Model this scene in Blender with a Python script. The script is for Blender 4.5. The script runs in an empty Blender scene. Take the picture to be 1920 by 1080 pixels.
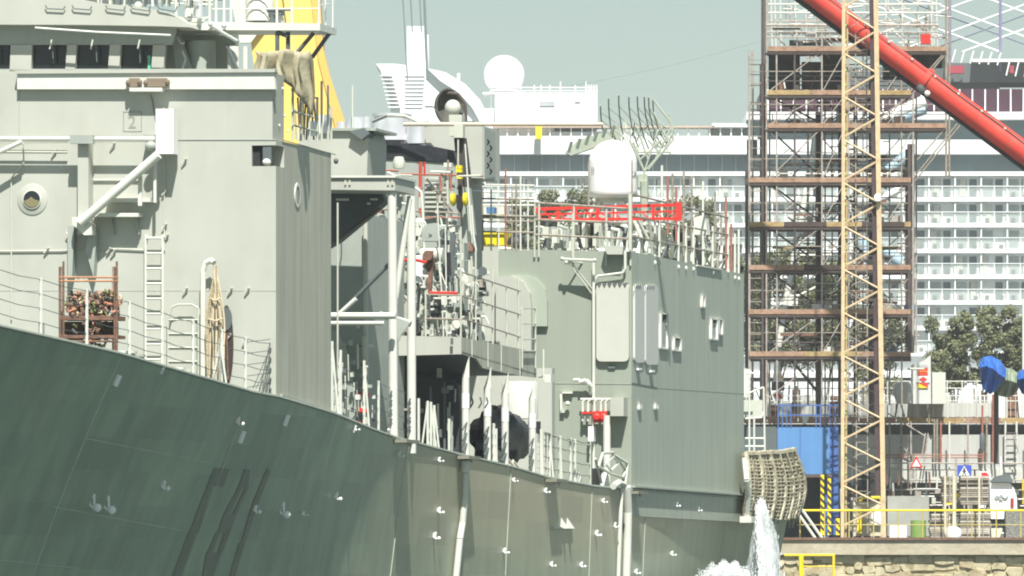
import bpy, bmesh, math, random
from mathutils import Vector as Vc, Matrix
random.seed(7)
R = random.Random(11)
scn = bpy.context.scene
COL = scn.collection
# ---------------------------------------------------------------- camera, light, exposure
FOC = 14000.0; CX = 960.0; HY = 1140.0; ZC = 3.0
cam_d = bpy.data.cameras.new('camera'); cam = bpy.data.objects.new('camera', cam_d); COL.objects.link(cam)
cam.location = (0, 0, ZC); cam.rotation_euler = (math.radians(90), 0, 0)
cam_d.sensor_width = 36; cam_d.lens = FOC/1920*36; cam_d.shift_y = (HY-540)/1920
cam_d.clip_start = 1; cam_d.clip_end = 20000
scn.camera = cam
SUN_EL = math.radians(57.5); sun_dir = Vc((0.070, -0.640, 0.644*math.tan(SUN_EL))).normalized()
w = bpy.data.worlds.new('World'); scn.world = w; w.use_nodes = True
nt = w.node_tree; nt.nodes.clear()
o_ = nt.nodes.new('ShaderNodeOutputWorld'); bg = nt.nodes.new('ShaderNodeBackground')
sky = nt.nodes.new('ShaderNodeTexSky'); sky.sky_type = 'NISHITA'; sky.sun_disc = False
sky.sun_elevation = SUN_EL; sky.sun_rotation = math.atan2(sun_dir.x, sun_dir.y)
sky.air_density = 1.2; sky.dust_density = 0.6; sky.ozone_density = 1.0
hs = nt.nodes.new('ShaderNodeHueSaturation'); hs.inputs['Saturation'].default_value = 0.42
mx = nt.nodes.new('ShaderNodeMix'); mx.data_type = 'RGBA'; mx.blend_type = 'MULTIPLY'; mx.inputs[0].default_value = 1
mx.inputs[7].default_value = (0.77, 0.90, 0.86, 1)
nt.links.new(sky.outputs[0], hs.inputs['Color']); nt.links.new(hs.outputs[0], mx.inputs[6])
nt.links.new(mx.outputs[2], bg.inputs[0]); nt.links.new(bg.outputs[0], o_.inputs[0])
bg.inputs[1].default_value = 0.058
sl = bpy.data.lights.new('sun', 'SUN'); so = bpy.data.objects.new('sun', sl); COL.objects.link(so)
sl.energy = 5.0; sl.angle = math.radians(0.53); sl.color = (1, 0.975, 0.92)
so.rotation_euler = sun_dir.to_track_quat('Z', 'Y').to_euler(); so.location = (0, -50, 120)
scn.view_settings.view_transform = 'Standard'; scn.view_settings.look = 'None'
scn.render.engine = 'CYCLES'; scn.cycles.filter_width = 2.0
scn.view_settings.gamma = 1; scn.view_settings.exposure = 0.8

# ---------------------------------------------------------------- projection helpers (real planes in the place)
CAM = Vc((0, 0, ZC))
SN, CS = 0.2306, 0.9730
U = Vc((SN, CS, 0)); V = Vc((CS, -SN, 0)); Zv = Vc((0, 0, 1)); Yv = Vc((0, 1, 0)); Xv = Vc((1, 0, 0))
O = Vc((-4.57, 147, 0))
def SH(s, t, z): return O + U*s + V*t + Zv*z
def ray(px, py): return Vc(((px-CX)/FOC, 1, (HY-py)/FOC))
def plane(p0, n):
    def f(px, py):
        d = ray(px, py); return CAM + d*((p0-CAM).dot(n)/d.dot(n))
    return f
def F(s): return plane(O+U*s, U)          # athwart plane of the warship
def T(t): return plane(O+V*t, V)          # fore-and-aft plane of the warship
def B(y): return plane(Vc((0, y, 0)), Yv) # plane facing the quay
def interp(x, tab):
    if x <= tab[0][0]: a, b = tab[0], tab[1]
    elif x >= tab[-1][0]: a, b = tab[-2], tab[-1]
    else:
        for a, b in zip(tab, tab[1:]):
            if a[0] <= x <= b[0]: break
    return a[1]+(b[1]-a[1])*(x-a[0])/(b[0]-a[0])
def clampi(x, tab): return interp(min(max(x, tab[0][0]), tab[-1][0]), tab)
# ---------------------------------------------------------------- materials
MATS = {}
def M(name, col, rough=.55, var=.10, scale=1.5, streak=0., metal=0., bump=.0, bscale=8, dirt=None, damt=.0, spec=.5, emit=None, alpha=None, trans=0, sscale=4.):
    m = bpy.data.materials.new(name); m.use_nodes = True; n = m.node_tree; ns = n.nodes; L = n.links.new
    b = ns['Principled BSDF']; b.inputs['Roughness'].default_value = rough; b.inputs['Metallic'].default_value = metal
    b.inputs['Specular IOR Level'].default_value = spec
    g = ns.new('ShaderNodeNewGeometry')
    no = ns.new('ShaderNodeTexNoise'); no.inputs['Scale'].default_value = scale; no.inputs['Detail'].default_value = 5
    no.inputs['Roughness'].default_value = .65
    L(g.outputs['Position'], no.inputs['Vector'])
    mr = ns.new('ShaderNodeMapRange'); mr.inputs[1].default_value = .3; mr.inputs[2].default_value = .7
    mr.inputs[3].default_value = 1-var; mr.inputs[4].default_value = 1+var
    L(no.outputs[0], mr.inputs[0])
    fac = mr.outputs[0]
    if streak:
        mp = ns.new('ShaderNodeMapping'); mp.inputs['Scale'].default_value = (sscale, sscale, .22)
        L(g.outputs['Position'], mp.inputs[0])
        n2 = ns.new('ShaderNodeTexNoise'); n2.inputs['Scale'].default_value = 1.3; n2.inputs['Detail'].default_value = 4
        L(mp.outputs[0], n2.inputs['Vector'])
        m2 = ns.new('ShaderNodeMapRange'); m2.inputs[1].default_value = .32; m2.inputs[2].default_value = .68
        m2.inputs[3].default_value = 1-streak; m2.inputs[4].default_value = 1+streak
        L(n2.outputs[0], m2.inputs[0])
        mu = ns.new('ShaderNodeMath'); mu.operation = 'MULTIPLY'; L(fac, mu.inputs[0]); L(m2.outputs[0], mu.inputs[1]); fac = mu.outputs[0]
    vm = ns.new('ShaderNodeVectorMath'); vm.operation = 'SCALE'; vm.inputs[0].default_value = col[:3]
    L(fac, vm.inputs['Scale']); outc = vm.outputs[0]
    if dirt:
        n3 = ns.new('ShaderNodeTexNoise'); n3.inputs['Scale'].default_value = scale*2.3; n3.inputs['Detail'].default_value = 7
        L(g.outputs['Position'], n3.inputs['Vector'])
        m3 = ns.new('ShaderNodeMapRange'); m3.inputs[1].default_value = .5; m3.inputs[2].default_value = .68; m3.inputs[4].default_value = damt
        L(n3.outputs[0], m3.inputs[0])
        mi = ns.new('ShaderNodeMix'); mi.data_type = 'RGBA'; L(m3.outputs[0], mi.inputs[0]); L(outc, mi.inputs[6]); mi.inputs[7].default_value = (*dirt, 1)
        outc = mi.outputs[2]
    L(outc, b.inputs['Base Color'])
    if bump:
        bp = ns.new('ShaderNodeBump'); bp.inputs['Strength'].default_value = bump; bp.inputs['Distance'].default_value = .05
        n4 = ns.new('ShaderNodeTexNoise'); n4.inputs['Scale'].default_value = bscale; n4.inputs['Detail'].default_value = 3
        if streak:
            mp4 = ns.new('ShaderNodeMapping'); mp4.inputs['Scale'].default_value = (1, 1, .12); L(g.outputs['Position'], mp4.inputs[0]); L(mp4.outputs[0], n4.inputs['Vector'])
        else: L(g.outputs['Position'], n4.inputs['Vector'])
        L(n4.outputs[0], bp.inputs['Height']); L(bp.outputs[0], b.inputs['Normal'])
    if trans: b.inputs['Transmission Weight'].default_value = trans
    if alpha is not None: b.inputs['Alpha'].default_value = alpha
    MATS[name] = m
    return m
ship = M('ship_paint_light', (.43, .44, .385), .55, .04, .5, streak=.04, bump=.14, bscale=1.8, sscale=1.2, dirt=(.33, .31, .25), damt=.22)
shipside = M('ship_side_shaded_paint', (.41, .415, .335), .5, .05, .7, streak=.12, bump=.16, bscale=5, sscale=3.5)  # same paint as the front, darkened and streaked for grazing light
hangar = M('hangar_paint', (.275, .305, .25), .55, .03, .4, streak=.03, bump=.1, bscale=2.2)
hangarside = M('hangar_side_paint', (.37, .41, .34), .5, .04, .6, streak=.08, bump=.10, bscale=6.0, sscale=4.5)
ship2 = M('ship_paint_grey', (.33, .36, .32), .55, .06, 1.2, streak=.05)
dkgrey = M('dark_grey_paint', (.10, .12, .12), .6, .12, 2)
fit = M('fitting_paint', (.50, .51, .43), .5, .08, 6)
pale = M('pale_paint', (.62, .63, .56), .5, .05, 4)
white = M('white_paint', (.80, .80, .78), .45, .03, 1)
cwhite = M('cruise_white', (.80, .81, .80), .45, .03, .1)
cgrey = M('cruise_grey_panel', (.42, .45, .46), .45, .15, .3)
black = M('black_rubber', (.022, .024, .03), .45, .3, 4, bump=.4, bscale=5)
dark = M('dark_void', (.018, .02, .022), .8, .2, 2)
glass = M('window_glass_dark', (.015, .02, .022), .12, .2, 1)
cglass = M('cruise_glass', (.09, .13, .14), .15, .25, .15)
cglass2 = M('cruise_pane', (.36, .41, .40), .2, .2, .3)
maroon = M('maroon_band', (.05, .012, .03), .4, .15, .3)
chrome = M('steel_exhaust', (.78, .78, .80), .33, .08, 3, metal=.6)
steel = M('steel_tube', (.30, .27, .22), .5, .25, 4, dirt=(.16, .08, .04), damt=.5)
steeldk = M('scaffold_dark', (.085, .07, .065), .55, .3, 3, dirt=(.12, .07, .05), damt=.5)
steelp = M('scaffold_galvanised', (.40, .37, .33), .45, .2, 3, dirt=(.25, .13, .08), damt=.6)
plank = M('plank_orange', (.33, .21, .14), .75, .25, 2, dirt=(.20, .10, .06), damt=.7, bump=.3)
planky = M('plank_yellow', (.36, .26, .12), .75, .25, 2, dirt=(.25, .14, .06), damt=.6, bump=.3)
plankd = M('plank_dark', (.06, .04, .035), .85, .3, 2)
rust = M('rust_brown', (.17, .09, .06), .8, .35, 8, bump=.4)
rope = M('rope_beige', (.50, .42, .27), .85, .2, 10, bump=.5, bscale=40)
netm = M('net_rope', (.42, .38, .27), .9, .3, 5, bump=.5, bscale=20)
tarp = M('tarp_beige', (.33, .30, .20), .7, .15, 3, bump=.6, bscale=4)
tarpb = M('tarp_blue', (.03, .12, .42), .45, .2, 1.5, bump=.5, bscale=2)
tarpg = M('tarp_green', (.22, .27, .19), .7, .2, 1.5, bump=.6, bscale=2)
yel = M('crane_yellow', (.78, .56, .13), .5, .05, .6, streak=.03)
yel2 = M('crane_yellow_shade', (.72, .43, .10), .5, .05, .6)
yelb = M('signal_yellow', (.80, .62, .02), .45, .1, 4)
peach = M('mast_ochre', (.60, .46, .28), .5, .12, 2, dirt=(.30, .17, .08), damt=.35)
mastdk = M('mast_purple_brown', (.065, .04, .045), .6, .2, 2)
red = M('boom_red', (.66, .055, .035), .42, .14, .8, dirt=(.45, .10, .07), damt=.5)
redp = M('red_tube', (.62, .03, .02), .5, .15, 5)
bluep = M('blue_paint', (.09, .225, .46), .5, .05, 1, streak=.04)
blued = M('blue_frame', (.06, .13, .36), .5, .12, 2)
concrete = M('quay_concrete', (.43, .38, .28), .85, .15, .8, dirt=(.30, .22, .14), damt=.5, bump=.4, bscale=6)
stone = M('quay_stone', (.44, .385, .245), .9, .32, 1.2, dirt=(.13, .10, .05), damt=.6, bump=.8, bscale=5)
stone2 = M('quay_stone_reddish', (.42, .34, .21), .9, .25, 1.2, dirt=(.13, .10, .05), damt=.6, bump=.8, bscale=5)
stone3 = M('quay_stone_pale', (.47, .415, .27), .9, .32, 1.2, dirt=(.2, .15, .08), damt=.5, bump=.8, bscale=5)
mortar = M('quay_joint', (.33, .28, .17), .95, .3, 3)
ground = M('yard_asphalt', (.13, .12, .11), .9, .2, .3)
wallp = M('dock_wall_paint', (.45, .46, .43), .6, .05, .5, streak=.06)
leafs = [M('leaf_olive', (.105, .115, .045), .6, .3, 1.2), M('leaf_green', (.075, .095, .04), .6, .3, 1.2), M('leaf_pale', (.17, .175, .09), .6, .3, 1.2)]
bark = M('bark', (.16, .13, .10), .9, .3, 3)
seam = M('hull_seam', (.42, .48, .40), .5, .12, 3)
hullnum = M('hull_number_paint', (.215, .23, .185), .6, .12, 2)
# hull paint: weathered plates in ship coordinates
def hull_mat():
    m = M('hull_paint', (.285, .35, .255), .38, .10, .35, streak=.13, bump=.45, bscale=1.3, sscale=1.5, dirt=(.36, .33, .24), damt=.30)
    n = m.node_tree; ns = n.nodes; L = n.links.new; b = ns['Principled BSDF']
    g = ns.new('ShaderNodeNewGeometry')
    d = ns.new('ShaderNodeVectorMath'); d.operation = 'DOT_PRODUCT'; d.inputs[1].default_value = U; L(g.outputs['Position'], d.inputs[0])
    sp = ns.new('ShaderNodeSeparateXYZ'); L(g.outputs['Position'], sp.inputs[0])
    cb = ns.new('ShaderNodeCombineXYZ'); L(d.outputs['Value'], cb.inputs[0]); L(sp.outputs[2], cb.inputs[1])
    br = ns.new('ShaderNodeTexBrick'); br.inputs['Scale'].default_value = 1; br.inputs['Brick Width'].default_value = 2.3; br.inputs['Row Height'].default_value = .62
    br.inputs['Mortar Size'].default_value = .008; br.inputs['Mortar Smooth'].default_value = 1
    br.inputs['Color1'].default_value = (.82, .82, .82, 1); br.inputs['Color2'].default_value = (1.16, 1.14, 1.08, 1); br.inputs['Mortar'].default_value = (1.05, 1.05, 1.05, 1)
    L(cb.outputs[0], br.inputs['Vector'])
    old = b.inputs['Base Color'].links[0].from_socket
    mi = ns.new('ShaderNodeMix'); mi.data_type = 'RGBA'; mi.blend_type = 'MULTIPLY'; mi.inputs[0].default_value = .6
    L(old, mi.inputs[6]); L(br.outputs[0], mi.inputs[7])
    # warm tone painted amidships for the grazing sun: from frame 10 to frame 42
    ma = ns.new('ShaderNodeMapRange'); ma.inputs[1].default_value = O.dot(U)+9; ma.inputs[2].default_value = O.dot(U)+13; L(d.outputs['Value'], ma.inputs[0])
    mb_ = ns.new('ShaderNodeMapRange'); mb_.inputs[1].default_value = O.dot(U)+44; mb_.inputs[2].default_value = O.dot(U)+34; L(d.outputs['Value'], mb_.inputs[0])
    nn = ns.new('ShaderNodeTexNoise'); nn.inputs['Scale'].default_value = .45; L(g.outputs['Position'], nn.inputs['Vector'])
    sm = ns.new('ShaderNodeMath'); sm.operation = 'MULTIPLY'; L(ma.outputs[0], sm.inputs[0]); L(mb_.outputs[0], sm.inputs[1])
    zm = ns.new('ShaderNodeMapRange'); zm.inputs[1].default_value = 3.6; zm.inputs[2].default_value = 5.2; zm.inputs[3].default_value = .15; zm.inputs[4].default_value = 1; L(sp.outputs[2], zm.inputs[0])
    s2 = ns.new('ShaderNodeMath'); s2.operation = 'MULTIPLY'; L(sm.outputs[0], s2.inputs[0]); L(zm.outputs[0], s2.inputs[1])
    m4 = ns.new('ShaderNodeMix'); m4.data_type = 'RGBA'; m4.inputs[7].default_value = (.385, .375, .27, 1)
    L(s2.outputs[0], m4.inputs[0]); L(old, m4.inputs[6]); L(m4.outputs[2], mi.inputs[6])
    L(mi.outputs[2], b.inputs['Base Color'])
    return m
hullm = hull_mat()

# ---------------------------------------------------------------- mesh builder
BASE = {}
class MB:
    def __init__(s): s.v = []; s.f = []
    def add(s, vs, fs):
        n = len(s.v); s.v += [Vc(p) for p in vs]; s.f += [tuple(i+n for i in f) for f in fs]; return s
    def prism(s, pts, vec):
        n = len(pts); vec = Vc(vec)
        return s.add(list(pts)+[p+vec for p in pts], [tuple(range(n)), tuple(range(2*n-1, n-1, -1))]+[(i, (i+1) % n, n+(i+1) % n, n+i) for i in range(n)])
    def box(s, c, ex, ey, ez):
        c = Vc(c); ex = Vc(ex); ey = Vc(ey); ez = Vc(ez)
        return s.prism([c, c+ex, c+ex+ey, c+ey], ez)
    def sbox(s, s0, s1, t0, t1, z0, z1):
        return s.prism([SH(s0, t0, z0), SH(s0, t1, z0), SH(s0, t1, z1), SH(s0, t0, z1)], U*(s1-s0))
    def wbox(s, x0, x1, y0, y1, z0, z1):
        return s.prism([Vc((x0, y0, z0)), Vc((x1, y0, z0)), Vc((x1, y0, z1)), Vc((x0, y0, z1))], Yv*(y1-y0))
    def rect(s, P, x0, y0, x1, y1, vec): return s.prism([P(x0, y0), P(x1, y0), P(x1, y1), P(x0, y1)], vec)
    def poly(s, P, pts, vec): return s.prism([P(*p) for p in pts], vec)
    def tube(s, a, b, r, n=6, r2=None):
        a = Vc(a); b = Vc(b); d = b-a
        if d.length < 1e-5: return s
        d.normalize(); x = d.orthogonal().normalized(); y = d.cross(x); r2 = r if r2 is None else r2
        v = [a+(x*math.cos(6.2832*i/n)+y*math.sin(6.2832*i/n))*r for i in range(n)]+[b+(x*math.cos(6.2832*i/n)+y*math.sin(6.2832*i/n))*r2 for i in range(n)]
        return s.add(v, [(i, (i+1) % n, n+(i+1) % n, n+i) for i in range(n)]+[tuple(range(n-1, -1, -1)), tuple(range(n, 2*n))])
    def path(s, pts, r, n=6):
        for a, b in zip(pts, pts[1:]): s.tube(a, b, r, n)
        return s
    def lathe(s, c, prof, n=20, ax=None, rx=None):
        c = Vc(c); ax = Vc(ax or (0, 0, 1)).normalized(); x = ax.orthogonal().normalized(); y = ax.cross(x)
        v = []; m = len(prof)
        for (r, h) in prof:
            for i in range(n):
                a = 6.28318*i/n; v.append(c+(x*math.cos(a)+y*math.sin(a))*r+ax*h)
        f = [(j*n+i, j*n+(i+1) % n, (j+1)*n+(i+1) % n, (j+1)*n+i) for j in range(m-1) for i in range(n)]
        f += [tuple(range(n-1, -1, -1)), tuple(range((m-1)*n, m*n))]
        return s.add(v, f)
    def ball(s, c, rx, ry=None, rz=None, n=12, m=8):
        ry = ry or rx; rz = rz or rx; c = Vc(c); v = []
        for j in range(m+1):
            ph = math.pi*j/m
            for i in range(n):
                a = 6.28318*i/n; v.append(c+Vc((rx*math.sin(ph)*math.cos(a), ry*math.sin(ph)*math.sin(a), rz*math.cos(ph))))
        return s.add(v, [(j*n+i, j*n+(i+1) % n, (j+1)*n+(i+1) % n, (j+1)*n+i) for j in range(m) for i in range(n)])
    def build(s, name, mat, parent=None, smooth=False, kind=None, label=None):
        if parent is None:
            xs = [p.x for p in s.v]; ys = [p.y for p in s.v]; zs = [p.z for p in s.v]
            base = Vc(((min(xs)+max(xs))/2, (min(ys)+max(ys))/2, min(zs)))
        else: base = BASE[parent]
        me = bpy.data.meshes.new(name); me.from_pydata([p-base for p in s.v], [], s.f)
        bm = bmesh.new(); bm.from_mesh(me); bmesh.ops.recalc_face_normals(bm, faces=bm.faces)
        if smooth:
            for f in bm.faces: f.smooth = True
            for e_ in bm.edges:
                if len(e_.link_faces) == 2 and e_.calc_face_angle(0) > .75: e_.smooth = False
        bm.to_mesh(me); bm.free(); me.update()
        if isinstance(mat, (list, tuple)):
            for q in mat: me.materials.append(q)
        else: me.materials.append(mat)
        o = bpy.data.objects.new(name, me); COL.objects.link(o)
        if parent is None: o.location = base
        else: o.parent = parent
        BASE[o] = base
        if kind: o['kind'] = kind
        if label: o['label'] = label
        return o
def cp(o, d, name=None):
    c = o.copy(); COL.objects.link(c); c.location = o.location+Vc(d); BASE[c] = BASE[o]; return c
def tag(o, label, cat, group=None):
    o['label'] = label; o['category'] = cat
    if group: o['group'] = group
    return o
def thing(name, label, cat, loc, group=None):
    o = bpy.data.objects.new(name, None); COL.objects.link(o); o.location = loc; BASE[o] = Vc(loc)
    o.empty_display_size = .3
    return tag(o, label, cat, group)
def tube1(name, mat, parent, a, b, r, n=6): return MB().tube(a, b, r, n).build(name, mat, parent, smooth=n > 6)
def copy_thing(o, d, label):
    c = o.copy(); COL.objects.link(c); c.location = o.location+Vc(d); c['label'] = label; BASE[c] = BASE[o]+Vc(d)
    for ch in list(o.children):
        k = ch.copy(); COL.objects.link(k); k.parent = c
        for g in list(ch.children):
            q = g.copy(); COL.objects.link(q); q.parent = k
    return c
def text_mb(body, place, size, depth_vec, ux, uz, off=Vc((0, 0, 0))):
    """letters as mesh: place = world point of the baseline left, ux/uz = directions"""
    cu = bpy.data.curves.new('t', 'FONT'); cu.body = body; cu.size = size; cu.resolution_u = 2
    ob = bpy.data.objects.new('t', cu); me = ob.to_mesh()
    mb = MB(); mb.add([place+ux*v.co.x+uz*v.co.y for v in me.vertices], [tuple(p.vertices) for p in me.polygons])
    ob.to_mesh_clear(); bpy.data.objects.remove(ob); bpy.data.curves.remove(cu)
    return mb

# ---------------------------------------------------------------- setting: water and land
def sheet(name, x0, x1, y0, y1, z, mat, nx=1):
    mb = MB(); mb.add([Vc((x0, y0, z)), Vc((x1, y0, z)), Vc((x1, y1, z)), Vc((x0, y1, z))], [(0, 1, 2, 3)])
    return mb.build(name, mat, None, kind='structure')
wat = M('harbour_water', (.02, .045, .045), .08, .2, .2, bump=.5, bscale=.9)
sheet('water', -1500, 1500, -250, 3000, 0, wat)
QY = 325.0; QZ = 6.0
sheet('yard_ground', -300, 700, QY+.6, 640, QZ, ground)
hzm = bpy.data.materials.new('haze'); hzm.use_nodes = True; hn = hzm.node_tree; hn.nodes.clear()
ho = hn.nodes.new('ShaderNodeOutputMaterial'); hv = hn.nodes.new('ShaderNodeVolumePrincipled'); hv.inputs['Color'].default_value = (.93, .97, .98, 1)
hv.inputs['Density'].default_value = .00016; hn.links.new(hv.outputs[0], ho.inputs['Volume'])
hzo = MB().wbox(-1600, 1600, -300, 3100, -1.5, 95).build('haze', hzm, None, kind='stuff')
# ---------------------------------------------------------------- warship hull
ship_e = thing('warship', 'long grey warship with a bow in dark green shade and a hangar, moored across the picture', 'warship', SH(0, -6.85, 0))
EDGE = [(0, 612), (220, 662), (475, 736), (525, 745), (630, 777), (700, 806), (745, 822), (855, 851), (960, 876), (1027, 896), (1110, 912), (1185, 919), (1395, 934), (1500, 942)]
KT = [(-700, .62), (218, .48), (450, .45), (624, .31), (765, .15), (958, .06), (1185, .03), (1300, .13), (1500, .20)]
def tedge(s): return -.0043*max(0, 4-s)**2
def epx(s):
    p = SH(s, tedge(s), 0); return CX+FOC*p.x/p.y, p.y
def zedge(s):
    px, Y = epx(s); return ZC+(HY-interp(px, EDGE))*Y/FOC
def hullp(s, z):
    px, _ = epx(s); k = clampi(px, KT); d = zedge(s)-z
    t = tedge(s)-k*d*(1-.03*max(0, d))
    return SH(s, max(t, -6.85), z)
def HS(px, py):
    lo, hi = -34., 56.
    def g(s):
        # walk down the frame until it projects at py
        z = zedge(s)
        for _ in range(4):
            p = hullp(s, z); z = ZC+(HY-py)*p.y/FOC
        p = hullp(s, z); return CX+FOC*p.x/p.y-px, z
    for _ in range(40):
        m = (lo+hi)/2
        if g(m)[0] > 0: hi = m
        else: lo = m
    s = (lo+hi)/2; return hullp(s, g(s)[1]), s
SEND = 51.8
hb = MB(); ss = [-36+i*.8 for i in range(110)]; ss = [s for s in ss if s < SEND]+[SEND]; NZ = 14
for s in ss:
    z1 = zedge(s)
    for j in range(NZ+1):
        z = z1+(-1.0-z1)*j/NZ; p = hullp(s, z)
        if s == SEND: p = p-U*(.10*(z1-z))
        hb.v.append(p)
hb.f = [(i*(NZ+1)+j, (i+1)*(NZ+1)+j, (i+1)*(NZ+1)+j+1, i*(NZ+1)+j+1) for i in range(len(ss)-1) for j in range(NZ)]
n0 = len(hb.v)   # far side mirrored
for s in ss:
    z1 = zedge(s)
    for j in range(NZ+1):
        z = z1+(-1.0-z1)*j/NZ; p = hullp(s, z); t = (p-O).dot(V)
        p = p+V*(2*(-6.85-t))
        if s == SEND: p = p-U*(.10*(z1-z))
        hb.v.append(p)
hb.f += [(n0+i*(NZ+1)+j, n0+(i+1)*(NZ+1)+j, n0+(i+1)*(NZ+1)+j+1, n0+i*(NZ+1)+j+1) for i in range(len(ss)-1) for j in range(NZ)]
e = (len(ss)-1)*(NZ+1)
hb.f += [(e+j, n0+e+j, n0+e+j+1, e+j+1) for j in range(NZ)]
hull = hb.build('hull', hullm, ship_e, smooth=True)
db = MB()
for i, s in enumerate(ss):
    p = hullp(s, zedge(s)); t = (p-O).dot(V); db.v += [p+V*.0-Zv*.02, p+V*(2*(-6.85-t))-Zv*.02]
db.f = [(2*i, 2*i+1, 2*i+3, 2*i+2) for i in range(len(ss)-1)]
db.build('deck', M('deck_paint', (.12, .14, .12), .8, .15, 1), ship_e)
gb = MB(); gb.path([hullp(s, zedge(s))+Zv*.01 for s in ss if s < 46], .035, 6); gb.build('deck_edge_bar', M('deck_edge_paint', (.28, .31, .26), .5), ship_e)
# weld seams down the frames and along the strakes
def out(p, d=.008): return p+V*d-Zv*d*.2
for px, top, hgt in [(225, 672, 1), (450, 795, 1), (624, 800, 1), (765, 830, 1), (958, 880, 1), (1110, 915, 1), (1212, 930, 1)]:
    _, s = HS(px, top); z1 = zedge(s); sm = MB()
    sm.path([out(hullp(s, z1-.05-i*(z1-1)/14), .004) for i in range(14)], .012, 4); sm.build('weld_seam', seam, hull)
for (pa, pb) in [((160, 822), (395, 868)), ((100, 950), (340, 995)), ((0, 1050), (150, 1066))]:
    sm = MB(); sm.path([out(HS(pa[0]+(pb[0]-pa[0])*i/6, pa[1]+(pb[1]-pa[1])*i/6)[0], .003) for i in range(7)], .010, 4); sm.build('weld_seam', seam, hull)
# hull number
def hpatch(mb, quads, d=.012):
    for a, b, c, e_ in quads:
        n = 8; vs = []
        for i in range(n+1):
            u = i/n
            l = (a[0]+(e_[0]-a[0])*u, a[1]+(e_[1]-a[1])*u); r = (b[0]+(c[0]-b[0])*u, b[1]+(c[1]-b[1])*u)
            vs += [out(HS(*l)[0], d), out(HS(*r)[0], d)]
        mb.add(vs, [(2*i, 2*i+1, 2*i+3, 2*i+2) for i in range(n)])
nm = MB()
hpatch(nm, [((401, 877), (429, 879), (418, 912), (388, 911)), ((388, 911), (398, 912), (336, 1090), (318, 1090)), ((367, 967), (381, 967), (371, 1000), (354, 1000))])
nm.build('hull_number', hullnum, hull)
nm = MB(); hpatch(nm, [((458, 880), (467, 880), (465, 916), (447, 912)), ((447, 912), (453, 914), (430, 966), (418, 966)), ((459, 914), (465, 916), (442, 967), (434, 967)),
    ((418, 966), (442, 966), (430, 1000), (407, 1000)), ((404, 1000), (410, 1000), (398, 1036), (388, 1036)), ((420, 1000), (430, 1000), (416, 1036), (408, 1036)), ((386, 1036), (415, 1036), (399, 1080), (379, 1080))])
nm.build('hull_number', hullnum, hull)
nm = MB(); hpatch(nm, [((501, 877), (507, 882), (483, 945), (474, 940)), ((474, 940), (483, 945), (459, 1016), (448, 1030)), ((448, 1018), (459, 1016), (439, 1085), (428, 1085))])
nm.build('hull_number', hullnum, hull)
# hooks and cleats on the hull, coloured white for the sunlight they miss
def hook(px, py, h):
    p, s = HS(px, py); k = h/95.0; q = p+V*.03
    mb = MB(); a = q+Zv*k*.5+V*.04; b_ = q-Zv*k*.1-V*k*.18
    mb.path([a, q-V*k*.10+Zv*.22*k, b_, q-Zv*k*.42+V*.05, q-Zv*.3*k+V*k*.12, q+V*k*.12, a], .018+.02*k, 6)
    mb.ball(q-Zv*k*.32+V*.10, .26*k, .2*k, .26*k, 8, 6)
    mb.build('mooring_eye', white, hull, smooth=True)
for h_ in [(170, 942, 30), (197, 946, 31), (526, 956, 29), (303, 910, 17), (475, 955, 15), (627, 931, 15), (745, 851, 13), (820, 957, 13), (812, 1005, 15), (943, 1033, 12),
           (820, 862, 9), (1020, 920, 11), (1128, 939, 10), (1116, 1000, 14), (1031, 1058, 11), (1087, 1059, 12), (1265, 946, 11), (1306, 955, 10), (1257, 1038, 11), (1190, 1072, 12), (443, 790, 15), (1394, 914, 10), (960, 900, 8), (1150, 985, 12), (662, 803, 9), (565, 963, 8)]: hook(*h_)
def drain(px, py, dx, dy, wd):
    a, _ = HS(px+dx/2, py-dy/2); b_, _ = HS(px-dx/2, py+dy/2)
    MB().tube(a+V*.02, b_+V*.02, wd/150.0, 8).build('drain_pipe', white, hull)
for d_ in [(217, 713, 9, 20, 10), (534, 788, 7, 20, 9), (451, 819, 8, 22, 9), (302, 695, 5, 12, 4), (662, 804, 4, 14, 5), (727, 809, 0, 8, 4)]: drain(*d_)
# twin pyramid outlet at mid hull
for cx in (1052, 1063):
    p, s = HS(cx, 970); p2, _ = HS(cx-2, 991); q, _ = HS(cx+6, 991)
    MB().add([p, p2-V*.03, q, (p2+q)/2+V*.16-Zv*.0], [(0, 1, 3), (0, 3, 2), (1, 2, 3)]).build('outlet_hood', pale, hull)
p2, _ = HS(1035, 990); q, _ = HS(1072, 990); MB().tube(p2+V*.03, q+V*.03, .03, 6).build('outlet_sill', pale, hull)
# vertical discharge pipes down the side
def downpipe(pts, r, name='discharge_hose'):
    mb = MB(); mb.path([HS(*p)[0]+V*.10 for p in pts], r, 10); return mb.build(name, pale, ship_e, smooth=True)
downpipe([(864, 885), (863, 930), (859, 980), (854, 1010), (851, 1040), (846, 1090)], .075)
downpipe([(864, 862), (863, 884)], .11, 'hose_coupling')
downpipe([(1158, 915), (1156, 960), (1154, 1010), (1151, 1100)], .05)
downpipe([(1168, 912), (1170, 960), (1169, 1010), (1166, 1100)], .10)
mb = MB(); mb.path([T(.1)(1150, 912), T(.1)(1160, 905), T(.12)(1170, 909), T(.13)(1171, 918)], .08, 8); mb.build('discharge_hose', pale, ship_e, smooth=True)
for px in (745, 862, 1027, 1180):       # outrigger plates at the deck edge that throw long shadows
    p, s = HS(px, interp(px, EDGE)+4)
    MB().box(p-Zv*.05-U*.3, U*.02*55, V*.28, Zv*.07).build('outrigger_plate', M('outrigger_%d' % px, (.22, .22, .17), .6), ship_e)
    tube1('outrigger_rod', steel, ship_e, p+V*.24+U*.1, p+V*.24+U*.1-Zv*.12, .02)

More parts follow.
